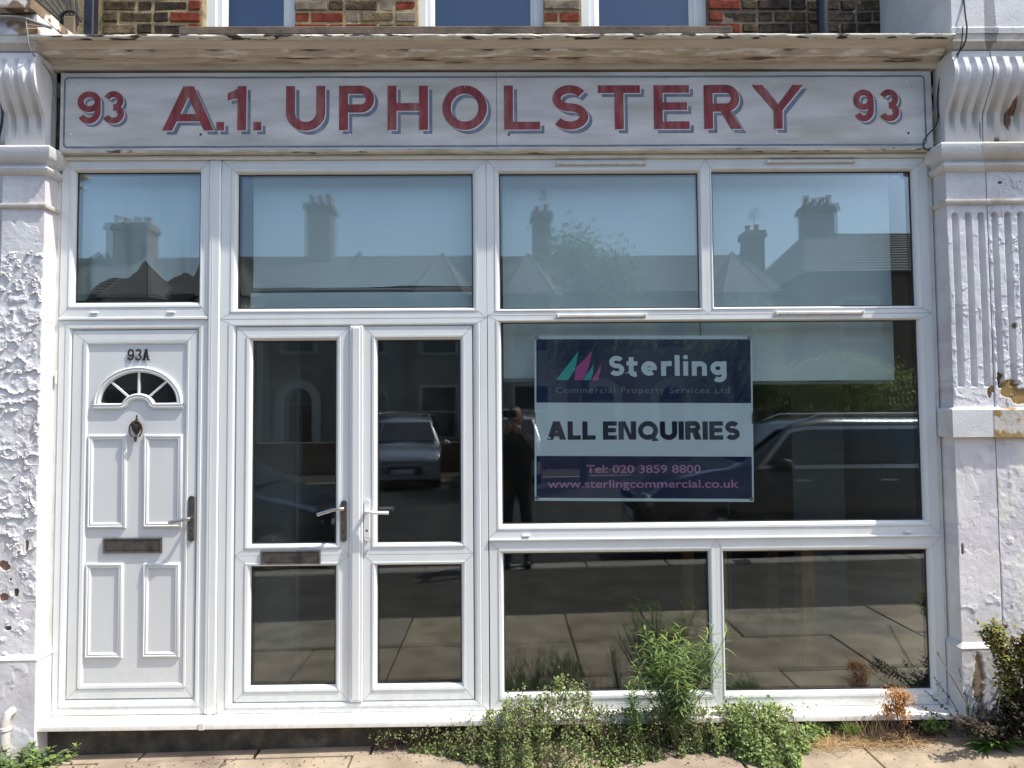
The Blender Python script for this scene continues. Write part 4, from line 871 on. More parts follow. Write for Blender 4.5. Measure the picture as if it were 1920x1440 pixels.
# ------------------------------------------------------------------ plants
def leafmat(n, tr=.3): return tint_mat(n, .55, transl=tr, spec=.35)
LEAF = leafmat('leaf'); DRY = leafmat('dry_plant', .25)
class Plant:
    def __init__(s): s.v = []; s.f = []; s.c = []
    def leaf(s, p, d, up, L, W, c, bend=.3, seg=2):
        d = d.normalized(); sd = d.cross(up); sd = sd.normalized() if sd.length > 1e-4 else Vector((1, 0, 0)); nn = sd.cross(d)
        n = len(s.v); pr_ = [(0, .15), (.35, 1), (.7, .8), (1, 0)] if seg > 1 else [(0, .3), (.5, 1), (1, .1)]
        for f, w_ in pr_:
            q = p + d * L * f - nn * bend * L * f * f
            s.v += [tuple(q - sd * W / 2 * w_), tuple(q + sd * W / 2 * w_)]; s.c += [c, c]
        for k in range(len(pr_) - 1): s.f.append((n + 2 * k, n + 2 * k + 1, n + 2 * k + 3, n + 2 * k + 2))
    def stem(s, pts, r, c, n=5):
        b = MB(); b.tube(pts, r, n); k = len(s.v); s.v += b.v; s.f += [tuple(i + k for i in f) for f in b.f]; s.c += [c] * len(b.v)
    def build(s, name, m_, parent=None, loc=None, **k):
        b = MB(); b.v = s.v; b.f = s.f; b.m = [0] * len(s.f); b.col = np.concatenate([np.array(s.c), np.ones((len(s.c), 1))], 1); return b.build(name, m_, parent, False, loc, **k)
def rv(a=1.0): return Vector((random.uniform(-a, a), random.uniform(-a, a), random.uniform(-a, a)))
def tone(c, v=.25): k = random.uniform(1 - v, 1 + v); return (c[0] * k * random.uniform(.9, 1.15), c[1] * k, c[2] * k * random.uniform(.8, 1.1))
G1 = (.20, .27, .09); G2 = (.24, .35, .07); G3 = (.11, .15, .06); G4 = (.25, .34, .12); BRW = (.13, .085, .06)
# creeping ground cover along the foot of the window
gc = Plant()
HX = [-.85, -.62, -.50, -.35, -.15, .0, .12, .3, .42, .50, .60, .75, 1.0, 1.1, 1.25, 1.42, 1.50, 1.62, 1.75]
HZ = [0, .004, .01, .04, .11, .20, .25, .30, .26, .14, .10, .13, .14, .17, .15, .13, .07, .07, .04]
DY = [.02, .03, .05, .10, .22, .31, .33, .31, .34, .30, .25, .22, .18, .24, .33, .32, .20, .08, .06]
for k in range(27000):
    x = random.uniform(-.55, 1.7); h = float(np.interp(x, HX, HZ)); dy = float(np.interp(x, HX, DY)); n_ = float(fbm(np.array([x * 7]), np.array([1.5]), 3)[0]); n2_ = float(fbm(np.array([x * 22 + 9]), np.array([4.5]), 3)[0]); h *= .25 + .80 * n_ + .85 * n2_; dy *= .55 + .5 * n_ + .5 * n2_
    u = random.random() ** .8; y = -.115 + .09 - u * (dy + .02)
    cl = float(vnoise(np.array([x * 16 + 3]), np.array([y * 26 + 5]))[0])
    if cl < .34 and random.random() < .85: continue
    if h < .012 or (h < .07 and random.random() < .7): continue
    top = h * (.72 + .5 * cl) * (1 - max(0, u - .25) ** 2 * 1.6) + random.uniform(-.025, .02)
    z = gz(x) + max(.004, top * (random.random() ** .35)); 
    if y > -.115 and .168 < z < .21: z = .212 + random.random() * .03
    if y > -.02: y = -.03
    right = x > 1.06
    c = tone(G4 if right and random.random() < .8 else random.choice((G1, G1, G4, G3, G1, BRW) if n_ > .45 else (G1, G3, G3, BRW, G4)), .35)
    L = random.uniform(.014, .022) if right else random.uniform(.010, .017)
    c = tuple(v_ * (.65 + .75 * cl) for v_ in c); d = (rv() + Vector((0, -.5, .2))).normalized(); gc.leaf(Vector((x, y, z)), d, (rv(.7) + Vector((0, -.4, 1))).normalized(), L, L * .85, c, .1, 1)
for k in range(900):
    x = random.uniform(-.7, 1.5); h = float(np.interp(x, HX, HZ)); dy = float(np.interp(x, HX, DY)); y = -.06 - random.random() * dy; z = gz(x) + h * random.uniform(.6, 1)
    p0 = Vector((x, y, z)); p1 = p0 + Vector((random.uniform(-.04, .04), random.uniform(-.04, .02), random.uniform(.02, .11))); gc.stem([p0, p1], .0008, tone(BRW), 3)
    for q in range(3): gc.leaf(p1 + rv(.008), rv(), Vector((0, -.3, 1)), .008, .007, tone((.22, .2, .12) if q == 0 else G1), .1, 1)
gc.build('ground_cover', LEAF, kind='stuff', label='dense creeping weeds with tiny round leaves spilling over the sill and paving', cat='ground cover')
def weed(name, label, x, y, H, nb, Lf, spread, col, stem_c, lean=(0, 0), dens=26, cat='weed', bend=.5, seed=1, wr=.16):
    random.seed(seed); t = thing(name, label, cat, (x, y, gz(x))); fo = Plant(); st = Plant()
    for k in range(nb):
        a = random.uniform(0, 2 * math.pi); hh = H * random.uniform(.55, 1.0) if k else H; sp_ = spread * random.uniform(.3, 1) if k else spread * .2
        tip = Vector((math.cos(a) * sp_ + lean[0] * hh, math.sin(a) * sp_ * .45 + lean[1] * hh - .01, hh))
        P = [Vector((0, 0, 0)), tip * .35 + Vector((-tip.x * .15, 0, .02)), tip * .7 + Vector((0, 0, .02 * hh)), tip]
        Q = [P[0].lerp(P[1], s_ / 3) for s_ in range(3)] + [P[1].lerp(P[2], s_ / 3) for s_ in range(3)] + [P[2].lerp(P[3], s_ / 4) for s_ in range(5)]
        st.stem(Q, [.004 * (1 - .75 * i / len(Q)) for i in range(len(Q))], stem_c)
        for i in range(dens):
            f = .22 + .78 * (i / dens) ** .8; j = min(len(Q) - 2, int(f * (len(Q) - 1))); p = Q[j].lerp(Q[j + 1], f * (len(Q) - 1) - j)
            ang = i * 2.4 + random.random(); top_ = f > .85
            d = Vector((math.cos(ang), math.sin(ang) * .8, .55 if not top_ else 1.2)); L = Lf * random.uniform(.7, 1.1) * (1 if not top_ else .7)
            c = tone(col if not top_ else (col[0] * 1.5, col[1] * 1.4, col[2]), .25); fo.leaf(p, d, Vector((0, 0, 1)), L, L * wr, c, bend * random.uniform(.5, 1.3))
    st.build('stem', LEAF, t); fo.build('foliage', LEAF, t); return t
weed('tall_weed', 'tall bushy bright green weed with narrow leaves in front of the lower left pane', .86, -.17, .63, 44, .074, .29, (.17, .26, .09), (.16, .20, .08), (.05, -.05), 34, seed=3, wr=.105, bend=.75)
weed('small_weed', 'small upright green weed with narrow leaves left of the tall one', .655, -.24, .36, 4, .055, .05, (.12, .24, .05), (.12, .16, .05), (-.10, 0), 30, seed=5)
weed('weed_patch', 'low leafy green weed patch in the bottom left corner beside the pipe', -2.40, -.27, .14, 40, .045, .34, (.13, .20, .07), (.1, .1, .05), (0, 0), 24, 'weeds', seed=8, wr=.35)
weed('grass_tuft', 'small tuft of bright green grass among dry straw on the paving', 1.78, -.13, .09, 14, .05, .06, (.11, .22, .03), (.11, .2, .03), (0, 0), 8, 'grass', seed=9, wr=.06)
weed('leafy_weed', 'low clump of pale green leaves left of the dandelion', 2.22, -.13, .09, 14, .03, .10, (.13, .20, .06), (.1, .1, .05), (0, 0), 18, 'weed', seed=12, wr=.5)
# dandelion
random.seed(21); t = thing('dandelion', 'dandelion rosette with three bare stalks at the foot of the right pilaster', 'weed', (2.44, -.25, gz(2.5))); fo = Plant(); st = Plant()
for i in range(46):
    a = random.uniform(0, 6.28); fo.leaf(Vector((0, 0, .01)), Vector((math.cos(a), math.sin(a) * .5 - .1, random.uniform(.2, 1.1))), Vector((0, 0, 1)), random.uniform(.07, .15), .022, tone((.10, .20, .04), .3), .6)
for tip in ((-.22, .06, .44), (.05, 0, .26), (.15, -.02, .23)):
    P = [Vector((0, 0, 0)), Vector((tip[0] * .45, tip[1], tip[2] * .5)), Vector(tip)]; st.stem([P[0], P[0].lerp(P[1], .6), P[1], P[1].lerp(P[2], .6), P[2]], .0032, (.36, .33, .16), 6)
    st.stem([P[2], P[2] + Vector((-.003, 0, .018))], [.007, .004], (.30, .30, .12), 8)
st.build('stem', LEAF, t); fo.build('foliage', LEAF, t)
# dried orange seed head
random.seed(22); t = thing('dried_weed', 'dried orange-brown seed head standing in front of the sill', 'weed', (2.03, -.17, gz(2))); fo = Plant(); st = Plant()
for i in range(16):
    tip = Vector((random.gauss(-.02, .032), random.gauss(0, .02), random.uniform(.15, .25))); st.stem([Vector((0, 0, 0)), tip * .5 + Vector((.01, 0, 0)), tip], .0013, (.22, .12, .06), 4)
    for j in range(90): fo.leaf(tip + Vector((random.gauss(0, .020), random.gauss(0, .016), random.gauss(0, .018))), rv(), Vector((0, 0, 1)), .012, .007, tone((.48, .24, .07), .3), .2, 1)
for i in range(260): fo.leaf(Vector((random.gauss(0, .06), random.gauss(0, .03), random.uniform(0, .10))), rv(), Vector((0, 0, 1)), .012, .006, tone((.10, .055, .045), .3), .2, 1)
st.build('stem', DRY, t); fo.build('seed_head', DRY, t)
random.seed(23); g = Plant()
for i in range(1500):
    x = random.choice((random.gauss(1.62, .10), random.gauss(1.92, .12), random.uniform(1.45, 2.15))); p = Vector((x, -.17 + random.gauss(0, .045), gz(x) + random.uniform(.004, .022)))
    d = Vector((random.uniform(-1, 1), random.uniform(-.5, .5), random.uniform(-.05, .22))); g.leaf(p, d, Vector((0, 0, 1)), random.uniform(.03, .10), .0022, tone((.50, .36, .19), .3), .15, 1)
for i in range(60):
    x = random.gauss(1.90, .08); g.leaf(Vector((x, -.14, gz(x))), Vector((random.uniform(-.7, .3), 0, 1)), Vector((0, 1, 0)), random.uniform(.08, .20), .0022, tone((.55, .44, .28), .2), .2)
g.build('dry_grass', DRY, kind='stuff', label='flattened dry straw lying along the foot of the sill', cat='dry grass')
# bush by the right pilaster
def bush(label, x, y, rx, rz_, n, cols, Lf, seed, zc, cat='bush', nst=14):
    random.seed(seed); t = thing('bush', label, cat, (x, y, gz(x))); fo = Plant(); st = Plant()
    for k in range(nst):
        tip = Vector((random.gauss(0, rx * .5), random.gauss(0, .05), zc + random.uniform(-rz_, rz_))); m_ = tip * .5 + rv(.03)
        st.stem([Vector((random.gauss(0, .03), 0, 0)), m_, tip], [.005, .004, .002], (.10, .06, .05), 5)
        for i in range(n // nst):
            f = random.random() ** .6; p = m_.lerp(tip, f) + rv(.035); fo.leaf(p, rv() + Vector((0, -.3, .2)), Vector((0, -.3, 1)), Lf * random.uniform(.6, 1.2), Lf * .55, tone(random.choice(cols), .35), .25)
    st.build('stem', LEAF, t); fo.build('foliage', LEAF, t); return t
bush('yellow-green bush with dark stems against the base of the right pilaster', 2.68, -.27, .20, .17, 5200, [(.22, .24, .05), (.27, .24, .04), (.14, .18, .05), (.10, .05, .04)], .024, 31, .47, nst=20)
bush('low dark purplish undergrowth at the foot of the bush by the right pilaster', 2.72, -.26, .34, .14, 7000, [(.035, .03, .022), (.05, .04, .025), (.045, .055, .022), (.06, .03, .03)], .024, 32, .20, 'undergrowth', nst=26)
random.seed(33); t = thing('leggy_weed', 'thin trailing weed with dark little leaves over the right end of the sill', 'weed', (2.36, -.13, gz(2.3))); fo = Plant(); st = Plant()
for tip in ((-.18, 0, .24), (-.12, .02, .30), (.02, .03, .34), (.10, .04, .40), (.16, .04, .33), (-.25, .0, .18), (.2, 0, .16)):
    P = [Vector((0.05, 0, 0)), Vector((tip[0] * .5 + .03, 0, tip[2] * .55)), Vector(tip)]; st.stem(P, .0017, (.07, .05, .04), 4)
    for i in range(26): f = random.random(); p = P[0].lerp(P[1], f * 2) if f < .5 else P[1].lerp(P[2], f * 2 - 1); fo.leaf(p, rv(), Vector((0, 0, 1)), .018, .009, tone((.07, .09, .04), .4), .2)
st.build('stem', LEAF, t); fo.build('foliage', LEAF, t)
# little debris on the paving
random.seed(41); deb = Plant()
for i in range(1300):
    x = random.uniform(-2.3, 2.7); y = random.choice((random.uniform(-.5, -.12), random.gauss(-.16, .03))); s_ = random.uniform(.0015, .011) ** 1.0 * random.choice((.4, .5, 1)); deb.leaf(Vector((x, y, gz(x) + .003)), Vector((random.uniform(-1, 1), random.uniform(-1, 1), .1)), Vector((0, 0, 1)), s_ * 1.6, s_, random.choice(((.10, .07, .045), (.2, .14, .08), (.07, .06, .05))), .3, 1)
deb.build('leaf_litter', DRY, kind='stuff', label='scattered crumbs and dry leaf bits on the paving', cat='litter')
random.seed(42)

# ------------------------------------------------------------------ the street behind the camera (seen as reflections)
HOUSEC = [mat('far_render_%d' % i, c, .85, var=.15, vscale=1.5) for i, c in enumerate(((.30, .27, .22), (.26, .20, .15), (.36, .34, .29)))]
HBRK = mat('far_brick', (.20, .14, .09), .9, var=.25, vscale=3); SLATE = mat('far_slate', (.14, .135, .13), .8, var=.2, vscale=4, stretch=(1, 1, 4)); STONE = mat('far_stone_trim', (.50, .47, .41), .8, var=.1)
FWIN = mat('far_window_glass', (.03, .035, .04), .08, spec=.8); FDOOR = [mat('far_door_red', (.05, .02, .02), .5), mat('far_door_blue', (.03, .05, .12), .5), mat('far_door_green', (.03, .09, .05), .5)]
HIPT = mat('far_hip_tile', (.22, .20, .18), .85)
TERR = mat('terracotta_pot', (.38, .17, .09), .8)
def far_house(i, x0, Wd, label, pal, bay_side):
    YF = -19.6; h = 5.95; t = thing('terrace_house', label, 'house', (x0 + Wd / 2, YF, gz(x0)), group='terraced houses across the road'); L = (-(x0 + Wd / 2), -YF, -gz(x0))
    def P(b, n, m_, par=t, sm_=False): o = b.build(n, m_, par, sm_); o.location = L if par is t else (0, 0, 0); return o
    b = MB(); b.box(x0, x0 + Wd, YF - 8, YF, -.1, h); wall = P(b, 'wall', HOUSEC[pal])
    b = MB(); b.face([(x0, YF + .25, h - .05), (x0 + Wd, YF + .25, h - .05), (x0 + Wd, YF - 4, 8.12), (x0, YF - 4, 8.12)]); b.face([(x0, YF - 8.2, h), (x0 + Wd, YF - 8.2, h), (x0 + Wd, YF - 4, 8.12), (x0, YF - 4, 8.12)]); b.face([(x0, YF + .25, h - .05), (x0 + Wd, YF + .25, h - .05), (x0 + Wd, YF + .25, h - .2), (x0, YF + .25, h - .2)])
    for k in (x0, x0 + Wd): b.face([(k, YF, h), (k, YF - 8, h), (k, YF - 4, 8.42)])
    n_ = 15
    for q in range(n_):
        f0, f1 = q / n_, (q + 1.15) / n_; ya, za_ = YF + .25 - 4.25 * f0, h - .05 + (8.12 - h + .05) * f0; yb2, zb2 = YF + .25 - 4.25 * f1, h - .05 + (8.12 - h + .05) * f1
        b.face([(x0, ya, za_ + .07), (x0 + Wd, ya, za_ + .07), (x0 + Wd, yb2, zb2 + .02), (x0, yb2, zb2 + .02)]); b.face([(x0, ya, za_ + .01), (x0 + Wd, ya, za_ + .01), (x0 + Wd, ya, za_ + .07), (x0, ya, za_ + .07)])
    P(b, 'roof', SLATE)
    bx = x0 + (1.55 if bay_side < 0 else Wd - 1.55); b = MB(); pts = [(bx - 1.25, YF), (bx - .75, YF + .8), (bx + .75, YF + .8), (bx + 1.25, YF)]
    b.grid([[(x, y, z) for z in (-.1, 5.75)] for x, y in pts]); P(b, 'bay', HOUSEC[(pal + 1) % 3] if pal else STONE)
    b = MB(); top = (bx, YF - .6, 7.45); q = [(x + (x - bx) * .08, y + .08, 5.76) for x, y in pts]
    for k in range(3): b.face([q[k], q[k + 1], top])
    P(b, 'bay_roof', SLATE); b = MB()
    for k in range(4): b.tube([q[k], top], .035, 5)
    P(b, 'hip_tiles', HIPT)
    for z0, z1 in ((1.0, 2.75), (3.75, 5.3)):
        b = MB(); b.box(bx - .62, bx + .62, YF + .78, YF + .83, z0, z1); f = P(b, 'window', STONE); b = MB(); b.box(bx - .54, bx + .54, YF + .79, YF + .845, z0 + .08, (z0 + z1) / 2 - .03); b.box(bx - .54, bx + .54, YF + .79, YF + .845, (z0 + z1) / 2 + .03, z1 - .08); o = b.build('pane', FWIN, f)
    dx = x0 + (Wd - 1.2 if bay_side < 0 else 1.2)
    b = MB(); b.box(dx - .6, dx + .6, YF, YF + .07, 3.85, 5.25); f = P(b, 'window', STONE); b = MB(); b.box(dx - .48, dx + .48, YF + .02, YF + .085, 3.95, 4.52); b.box(dx - .48, dx + .48, YF + .02, YF + .085, 4.58, 5.15); b.build('pane', FWIN, f)
    b = MB(); b.ribbon([(dx - .58, 0)] + arc(dx, 2.25, .58, .58, 180, 0, 12) + [(dx + .58, 0)], [(-.14, YF), (-.14, YF + .1), (.14, YF + .1), (.14, YF)]); P(b, 'door_arch', STONE)
    b = MB(); b.box(dx - .44, dx + .44, YF, YF + .03, .05, 2.15); f = P(b, 'door', FDOOR[i % 3]); b = MB(); b.face([(x, YF + .035, z) for x, z in arc(dx, 2.22, .42, .42, 0, 180, 10)]); b.build('pane', FWIN, f)
    return t
names = ['pale rendered terraced house with a bay, far left in the reflected row', 'terraced house with blue door left of centre in the reflected row', 'terraced house reflected behind the silver van', 'terraced house with arched doorway reflected in the middle', 'terraced house reflected behind the street tree', 'terraced house reflected above the dark parked car', 'terraced house at the right of the reflected row', 'terraced house at the far right end of the reflected row']
X0 = -26.35
for i in range(7): far_house(i, X0 + i * 5.15, 5.15, names[i], (2, 0, 1, 0, 2, 1, 0, 2)[i], -1 if i % 2 else 1)
for i, n_ in enumerate(('terraced house just beyond the corner house across the road', 'second terraced house beyond the corner house across the road', 'third terraced house beyond the corner house across the road')): far_house(i, 24.0 + i * 5.15, 5.15, n_, i, -1 if i % 2 else 1)
for i, n_ in enumerate(('terraced house left of the pale rendered one across the road', 'terraced house at the far left end across the road')): far_house(i, -31.5 - i * 5.15, 5.15, n_, i, -1 if i % 2 else 1)
def chimney(px, base, top, w_, n, label, y=-23.2):
    t = thing('chimney_stack', label, 'chimney', (px, y, base), group='chimney stacks across the road')
    b = MB(); b.box(-w_ / 2, w_ / 2, -.4, .4, -1.5, top - base, 0, .02); b.build('stack', HBRK, t)
    b = MB(); b.box(-w_ / 2 - .08, w_ / 2 + .08, -.48, .48, top - base - .25, top - base - .08, 0, .02); b.box(-w_ / 2 - .04, w_ / 2 + .04, -.44, .44, top - base - .08, top - base + .03); b.build('cap', HBRK, t)
    if n == 2 and w_ < .72:
        b = MB(); b.tube([(.1, 0, top - base), (.1, 0, top - base + 1.0)], .02, 5)
        for q in range(5): b.tube([(.1 - .22 + .02 * q, -.2, top - base + .6 + .09 * q), (.1 + .22 - .02 * q, .2, top - base + .6 + .09 * q)], .012, 4)
        b.build('aerial', CHROME, t)
    for k in range(n): b = MB(); h_ = random.uniform(.75, 1.2); b.lathe([(.12, 0), (.10, .1), (.09, .30 * h_), (.12, .32 * h_), (.12, .38 * h_), (.07, .38 * h_)], ((k + .5) / n * w_ - w_ / 2, 0, top - base + .02), 'z', 12); b.build('chimney_pot', TERR, t)
for a in ((-14.6, 7.9, 9.3, 1.5, 4, 'broad brick chimney stack reflected in the window over the house door'), (-7.2, 7.9, 10.0, 1.0, 3, 'chimney stack reflected above the double doors'), (1.6, 7.9, 9.7, .7, 2, 'slim chimney stack reflected in the middle pane'), (10.0, 7.6, 8.9, .7, 2, 'small chimney stack reflected in the right-hand pane')): chimney(*a)
# nearer gabled house at right
t = thing('corner_house', 'hipped roof house with a big chimney reflected at the right end of the row', 'house', (9.85, -20, .3)); b = MB(); b.box(-0.05, 14, -6, 1.9, -.4, 6.0); b.build('wall', HBRK, t)
b = MB(); A_, B_, C_, D_, E_2, F_ = (-.2, 2.1, 5.95), (14, 2.1, 5.95), (14, -6.2, 5.95), (-.2, -6.2, 5.95), (1.6, -1.8, 8.2), (14, -1.8, 8.2)
n_ = 16
for q in range(n_):
    f0, f1 = q / n_, (q + 1.1) / n_; L0 = [A_[k] + (E_2[k] - A_[k]) * f0 for k in range(3)]; L1 = [A_[k] + (E_2[k] - A_[k]) * f1 for k in range(3)]; R0 = [14, L0[1], L0[2]]; R1 = [14, L1[1], L1[2]]
    up = lambda p, d: (p[0], p[1], p[2] + d)
    b.face([up(L0, .07), up(R0, .07), up(R1, .02), up(L1, .02)]); b.face([up(L0, 0), up(R0, 0), up(R0, .07), up(L0, .07)])
b.face([D_, A_, E_2]); b.face([C_, D_, E_2, F_]); b.build('roof', SLATE, t)
for x in (1.0, 4.0, 7.0): b = MB(); b.box(x, x + 1.3, 1.88, 1.95, 3.7, 5.2); f = b.build('window', STONE, t); b = MB(); b.box(x + .1, x + 1.2, 1.9, 1.96, 3.8, 5.1); b.build('pane', FWIN, f)
chimney(11.95, 8.0, 9.5, 1.1, 4, 'big chimney stack on the corner house reflected at right', -21.8)
# trees and hedge
def tree(label, x, y, H, r, n, seed, cat='tree', cols=(G1, G2, G3)):
    random.seed(seed); t = thing('street_tree', label, cat, (x, y, gz(x))); tr = Plant(); cr = Plant()
    tr.stem([Vector((0, 0, -.1)), Vector((.05, 0, H * .3)), Vector((0, .05, H * .6)), Vector((0, 0, H * .9))], [.13, .10, .07, .02], (.12, .10, .08), 8)
    for k in range(16):
        a = random.uniform(0, 6.28); z = H * random.uniform(.42, .93); rr = r * (1.15 - abs(z / H - .62) * 1.6) * random.uniform(.5, 1.0); tip = Vector((math.cos(a) * rr, math.sin(a) * rr, z + .3))
        tr.stem([Vector((0, 0, z - .6)), tip * .6 + Vector((0, 0, (z) * .4)), tip], [.04, .025, .01], (.12, .10, .08), 5)
        for i in range(n // 16): p = tip + Vector((random.gauss(0, .32 * r), random.gauss(0, .32 * r), random.gauss(0, .28 * r))); cr.leaf(p, rv(), Vector((0, 0, 1)), .12, .055, tone(random.choice(cols), .3), .3, 1)
    tr.build('trunk', LEAF, t); cr.build('crown', LEAF, t); return t
tree('leafy street tree across the road, reflected behind the banner', 2.0, -13.2, 6.5, 1.15, 9000, 51)
tree('lower garden tree across the road reflected right of the banner', 6.6, -15.6, 4.2, 1.2, 6000, 52)
random.seed(53); t = thing('garden_hedge', 'sunlit shrub in the garden across the road, reflected above the dark car', 'shrub', (9.6, -15.9, .2)); cr = Plant()
for i in range(5200): a = random.gauss(0, 1.25); z = abs(random.gauss(0, 1)) * .9; cr.leaf(Vector((a, random.gauss(0, .5), max(.1, 3.3 - z - .25 * abs(a)) if random.random() < .7 else random.uniform(.2, 2.8))), rv(), Vector((0, 0, 1)), .16, .06, tone(random.choice(((.28, .34, .09), (.40, .43, .14), G1)), .3), .3, 1)
cr.build('foliage', LEAF, t)
b = MB(); b.box(-24, 22, -17.6, -17.4, .0, .95, 0, .02); b.build('garden_wall', HBRK, label='low brick garden wall across the road', cat='wall')

# cars
def car(label, x, y, rz, paint, L=4.5, Wd=1.8, H=1.55, kind='suv', group=None):
    t = thing('parked_car', label, 'car', (x, y, gz(x) - .125), rz, group)
    if kind == 'van': prof = [(-2.2, .35), (-2.22, .95), (-2.15, 1.75), (-2.0, 1.84), (.55, 1.84), (.85, 1.74), (1.45, 1.12), (2.05, .95), (2.2, .78), (2.22, .35)]; belt = 1.08
    elif kind == 'suv': prof = [(-2.25, .38), (-2.28, .95), (-2.18, 1.15), (-1.95, 1.60), (-1.6, 1.70), (.1, 1.72), (.45, 1.66), (1.15, 1.16), (2.0, .98), (2.25, .75), (2.28, .38)]; belt = 1.10
    else: prof = [(-2.05, .35), (-2.08, .85), (-1.95, 1.10), (-1.5, 1.42), (-1.0, 1.48), (.1, 1.47), (.45, 1.38), (1.10, 1.0), (1.85, .82), (2.08, .62), (2.1, .35)]; belt = .98
    low = [p for p in prof if p[1] <= belt + .09]; k = L / 4.5
    def half(z): return Wd / 2 * (1.0 if z < belt else 1 - (z - belt) * .30) * (1 if z > .5 else .97)
    b = MB(); n = 44; xs = np.linspace(prof[0][0], prof[-1][0], n); up_x = [p[0] for p in prof[1:-1]]; up_z = [p[1] for p in prof[1:-1]]
    rows = []
    for xx in xs:
        zt = float(np.interp(xx, up_x, up_z)); e = abs(xx) / 2.25; nar = 1 - max(0, e - .78) ** 2 * 2.2; zb = .30
        for wx in (-1.38, 1.38):
            if abs(xx - wx) < .36: zb = max(zb, .30 + math.sqrt(.36 ** 2 - (xx - wx) ** 2))
        sh = min(zt, belt); zs = [zb, max(zb, .55), max(zb, .8), sh - .03, sh]; row = [(xx * k, half(z) * nar, z) for z in zs]
        cab = zt > belt + .03; zr = [sh + (zt - sh) * f for f in (.5, .85, .97, 1.0)] if cab else [sh + .001, sh + .01, sh + .015, zt if zt > sh else sh + .018]
        row += [(xx * k, (half(z) if cab else half(sh)) * nar * (1, .985, .93, .80)[i] if cab else half(sh) * nar * (.97, .92, .85, .7)[i], z) for i, z in enumerate(zr)]
        row += [(xx * k, 0, max(zt, sh) + .03)]; rows.append(row + [(a, -c, d) for a, c, d in row[:-1][::-1]])
    b.grid(rows); b.face(rows[0]); b.face(rows[-1]); b.build('body', paint, t, 'full')
    GL = FWIN; rx = [p for p in prof if p[1] > belt + .1]; bx0, bx1 = rx[0][0], rx[-1][0]
    tb_ = [q for q in prof if q[1] >= belt + .0]; i0 = prof.index(rx[-1]); fwd = prof[i0 + 1]
    for s_ in (1, -1):
        P = []; zt_ = prof[4][1] - .11; ptsw = [(rx[0][0] + .15 + (.1 if kind != 'van' else .9), belt + .03), (rx[0][0] + .42 + (.0 if kind != 'van' else .65), zt_ - .06), (rx[0][0] + .7 + (0 if kind != 'van' else .5), zt_), (rx[-1][0] - .10, zt_), (rx[-1][0] + .10, zt_ - .04), (fwd[0] - .22, belt + .03)]
        b = MB(); b.face([(px_ * k, s_ * (half(z) + .006), z) for px_, z in ptsw]); b.build('side_window', GL, t)
        b = MB(); b.ribbon([(px_ * k, z) for px_, z in ptsw[:-1] + [ptsw[-1]]], [(-.022, 0), (.022, 0)], True); b.v = [(vx, s_ * (half(vz) + .010), vz) for vx, vy, vz in b.v]; b.build('window_trim', CHROME, t)
        for hx in (-.55, .45): b = MB(); b.tube([(hx * k - .09, s_ * (Wd / 2 + .02), belt - .13), (hx * k + .09, s_ * (Wd / 2 + .02), belt - .13)], .013, 8); b.build('door_handle', CHROME, t)
        b = MB(); b.lathe([(0, -.1), (.07, -.08), (.09, 0), (.07, .09), (0, .1)], ((fwd[0] - .45) * k, s_ * (Wd / 2 + .14), belt + .06), 'y', 12); b.build('mirror', paint, t, 'full')
        if kind != 'hatch': b = MB(); b.tube([(-1.5 * k, s_ * .62, prof[4][1] - .02), (-1.4 * k, s_ * .62, prof[4][1] + .05), (.1 * k, s_ * .62, prof[4][1] + .05), (.3 * k, s_ * .62, prof[4][1] - .03)], .018, 8); b.build('roof_rail', CHROME, t)
        b = MB(); fx_ = prof[-2]; b.box((fx_[0] - .22) * k, (fx_[0] + .015) * k, min(s_ * .52, s_ * .84), max(s_ * .52, s_ * .84), fx_[1] - .10, fx_[1] + .06, 0, .03); b.build('headlight', mat_head, t)
        for wx in (-1.38, 1.38):
            w_ = MB(); w_.lathe([(.20, -.11), (.32, -.11), (.345, -.07), (.345, .07), (.32, .11), (.20, .11)], (wx * k, s_ * (Wd / 2 - .12), .345), 'y', 28); wo = w_.build('wheel', TYRE, t, True)
            w_ = MB()
            for q in range(5): a = q * 2 * math.pi / 5; w_.tube([(wx * k, s_ * (Wd / 2 - .03), .345), (wx * k + .20 * math.cos(a), s_ * (Wd / 2 - .04), .345 + .20 * math.sin(a))], .028, 6)
            w_.lathe([(.19, -.01), (.215, .0), (.215, .02)], (wx * k, s_ * (Wd / 2 - .05), .345), 'y', 24); w_.build('rim', CHROME, wo)
    a, c = prof[i0], prof[i0 + 1]; b = MB(); f0, f1 = .12, .9
    q0 = (a[0] + (c[0] - a[0]) * f0, a[1] + (c[1] - a[1]) * f0); q1 = (a[0] + (c[0] - a[0]) * f1, a[1] + (c[1] - a[1]) * f1)
    b.face([(q0[0] * k + .03, -half(q0[1]) * .85, q0[1] + .035), (q0[0] * k + .03, half(q0[1]) * .85, q0[1] + .035), (q1[0] * k + .03, half(q1[1]) * .88, q1[1] + .035), (q1[0] * k + .03, -half(q1[1]) * .88, q1[1] + .035)]); b.build('windscreen', GL, t)
    b = MB(); b.box((prof[-1][0] - .02) * k, (prof[-1][0] + .02) * k, -.45, .45, .42, .62, 0, .01); b.build('grille', IRON, t)
    b = MB(); b.box((prof[-1][0]) * k, (prof[-1][0] + .035) * k, -.26, .26, .44, .55, 0, .004); b.build('number_plate', STONE, t)
    if kind == 'van': b = MB(); b.tube([(-1.0, -.55, 1.95), (1.0, .62, 1.97)], .03, 8); b.tube([(-.6, -.8, 1.9), (-.6, .8, 1.9)], .02, 6); b.tube([(.3, -.8, 1.9), (.3, .8, 1.9)], .02, 6); b.build('roof_rack', CHROME, t)
    return t
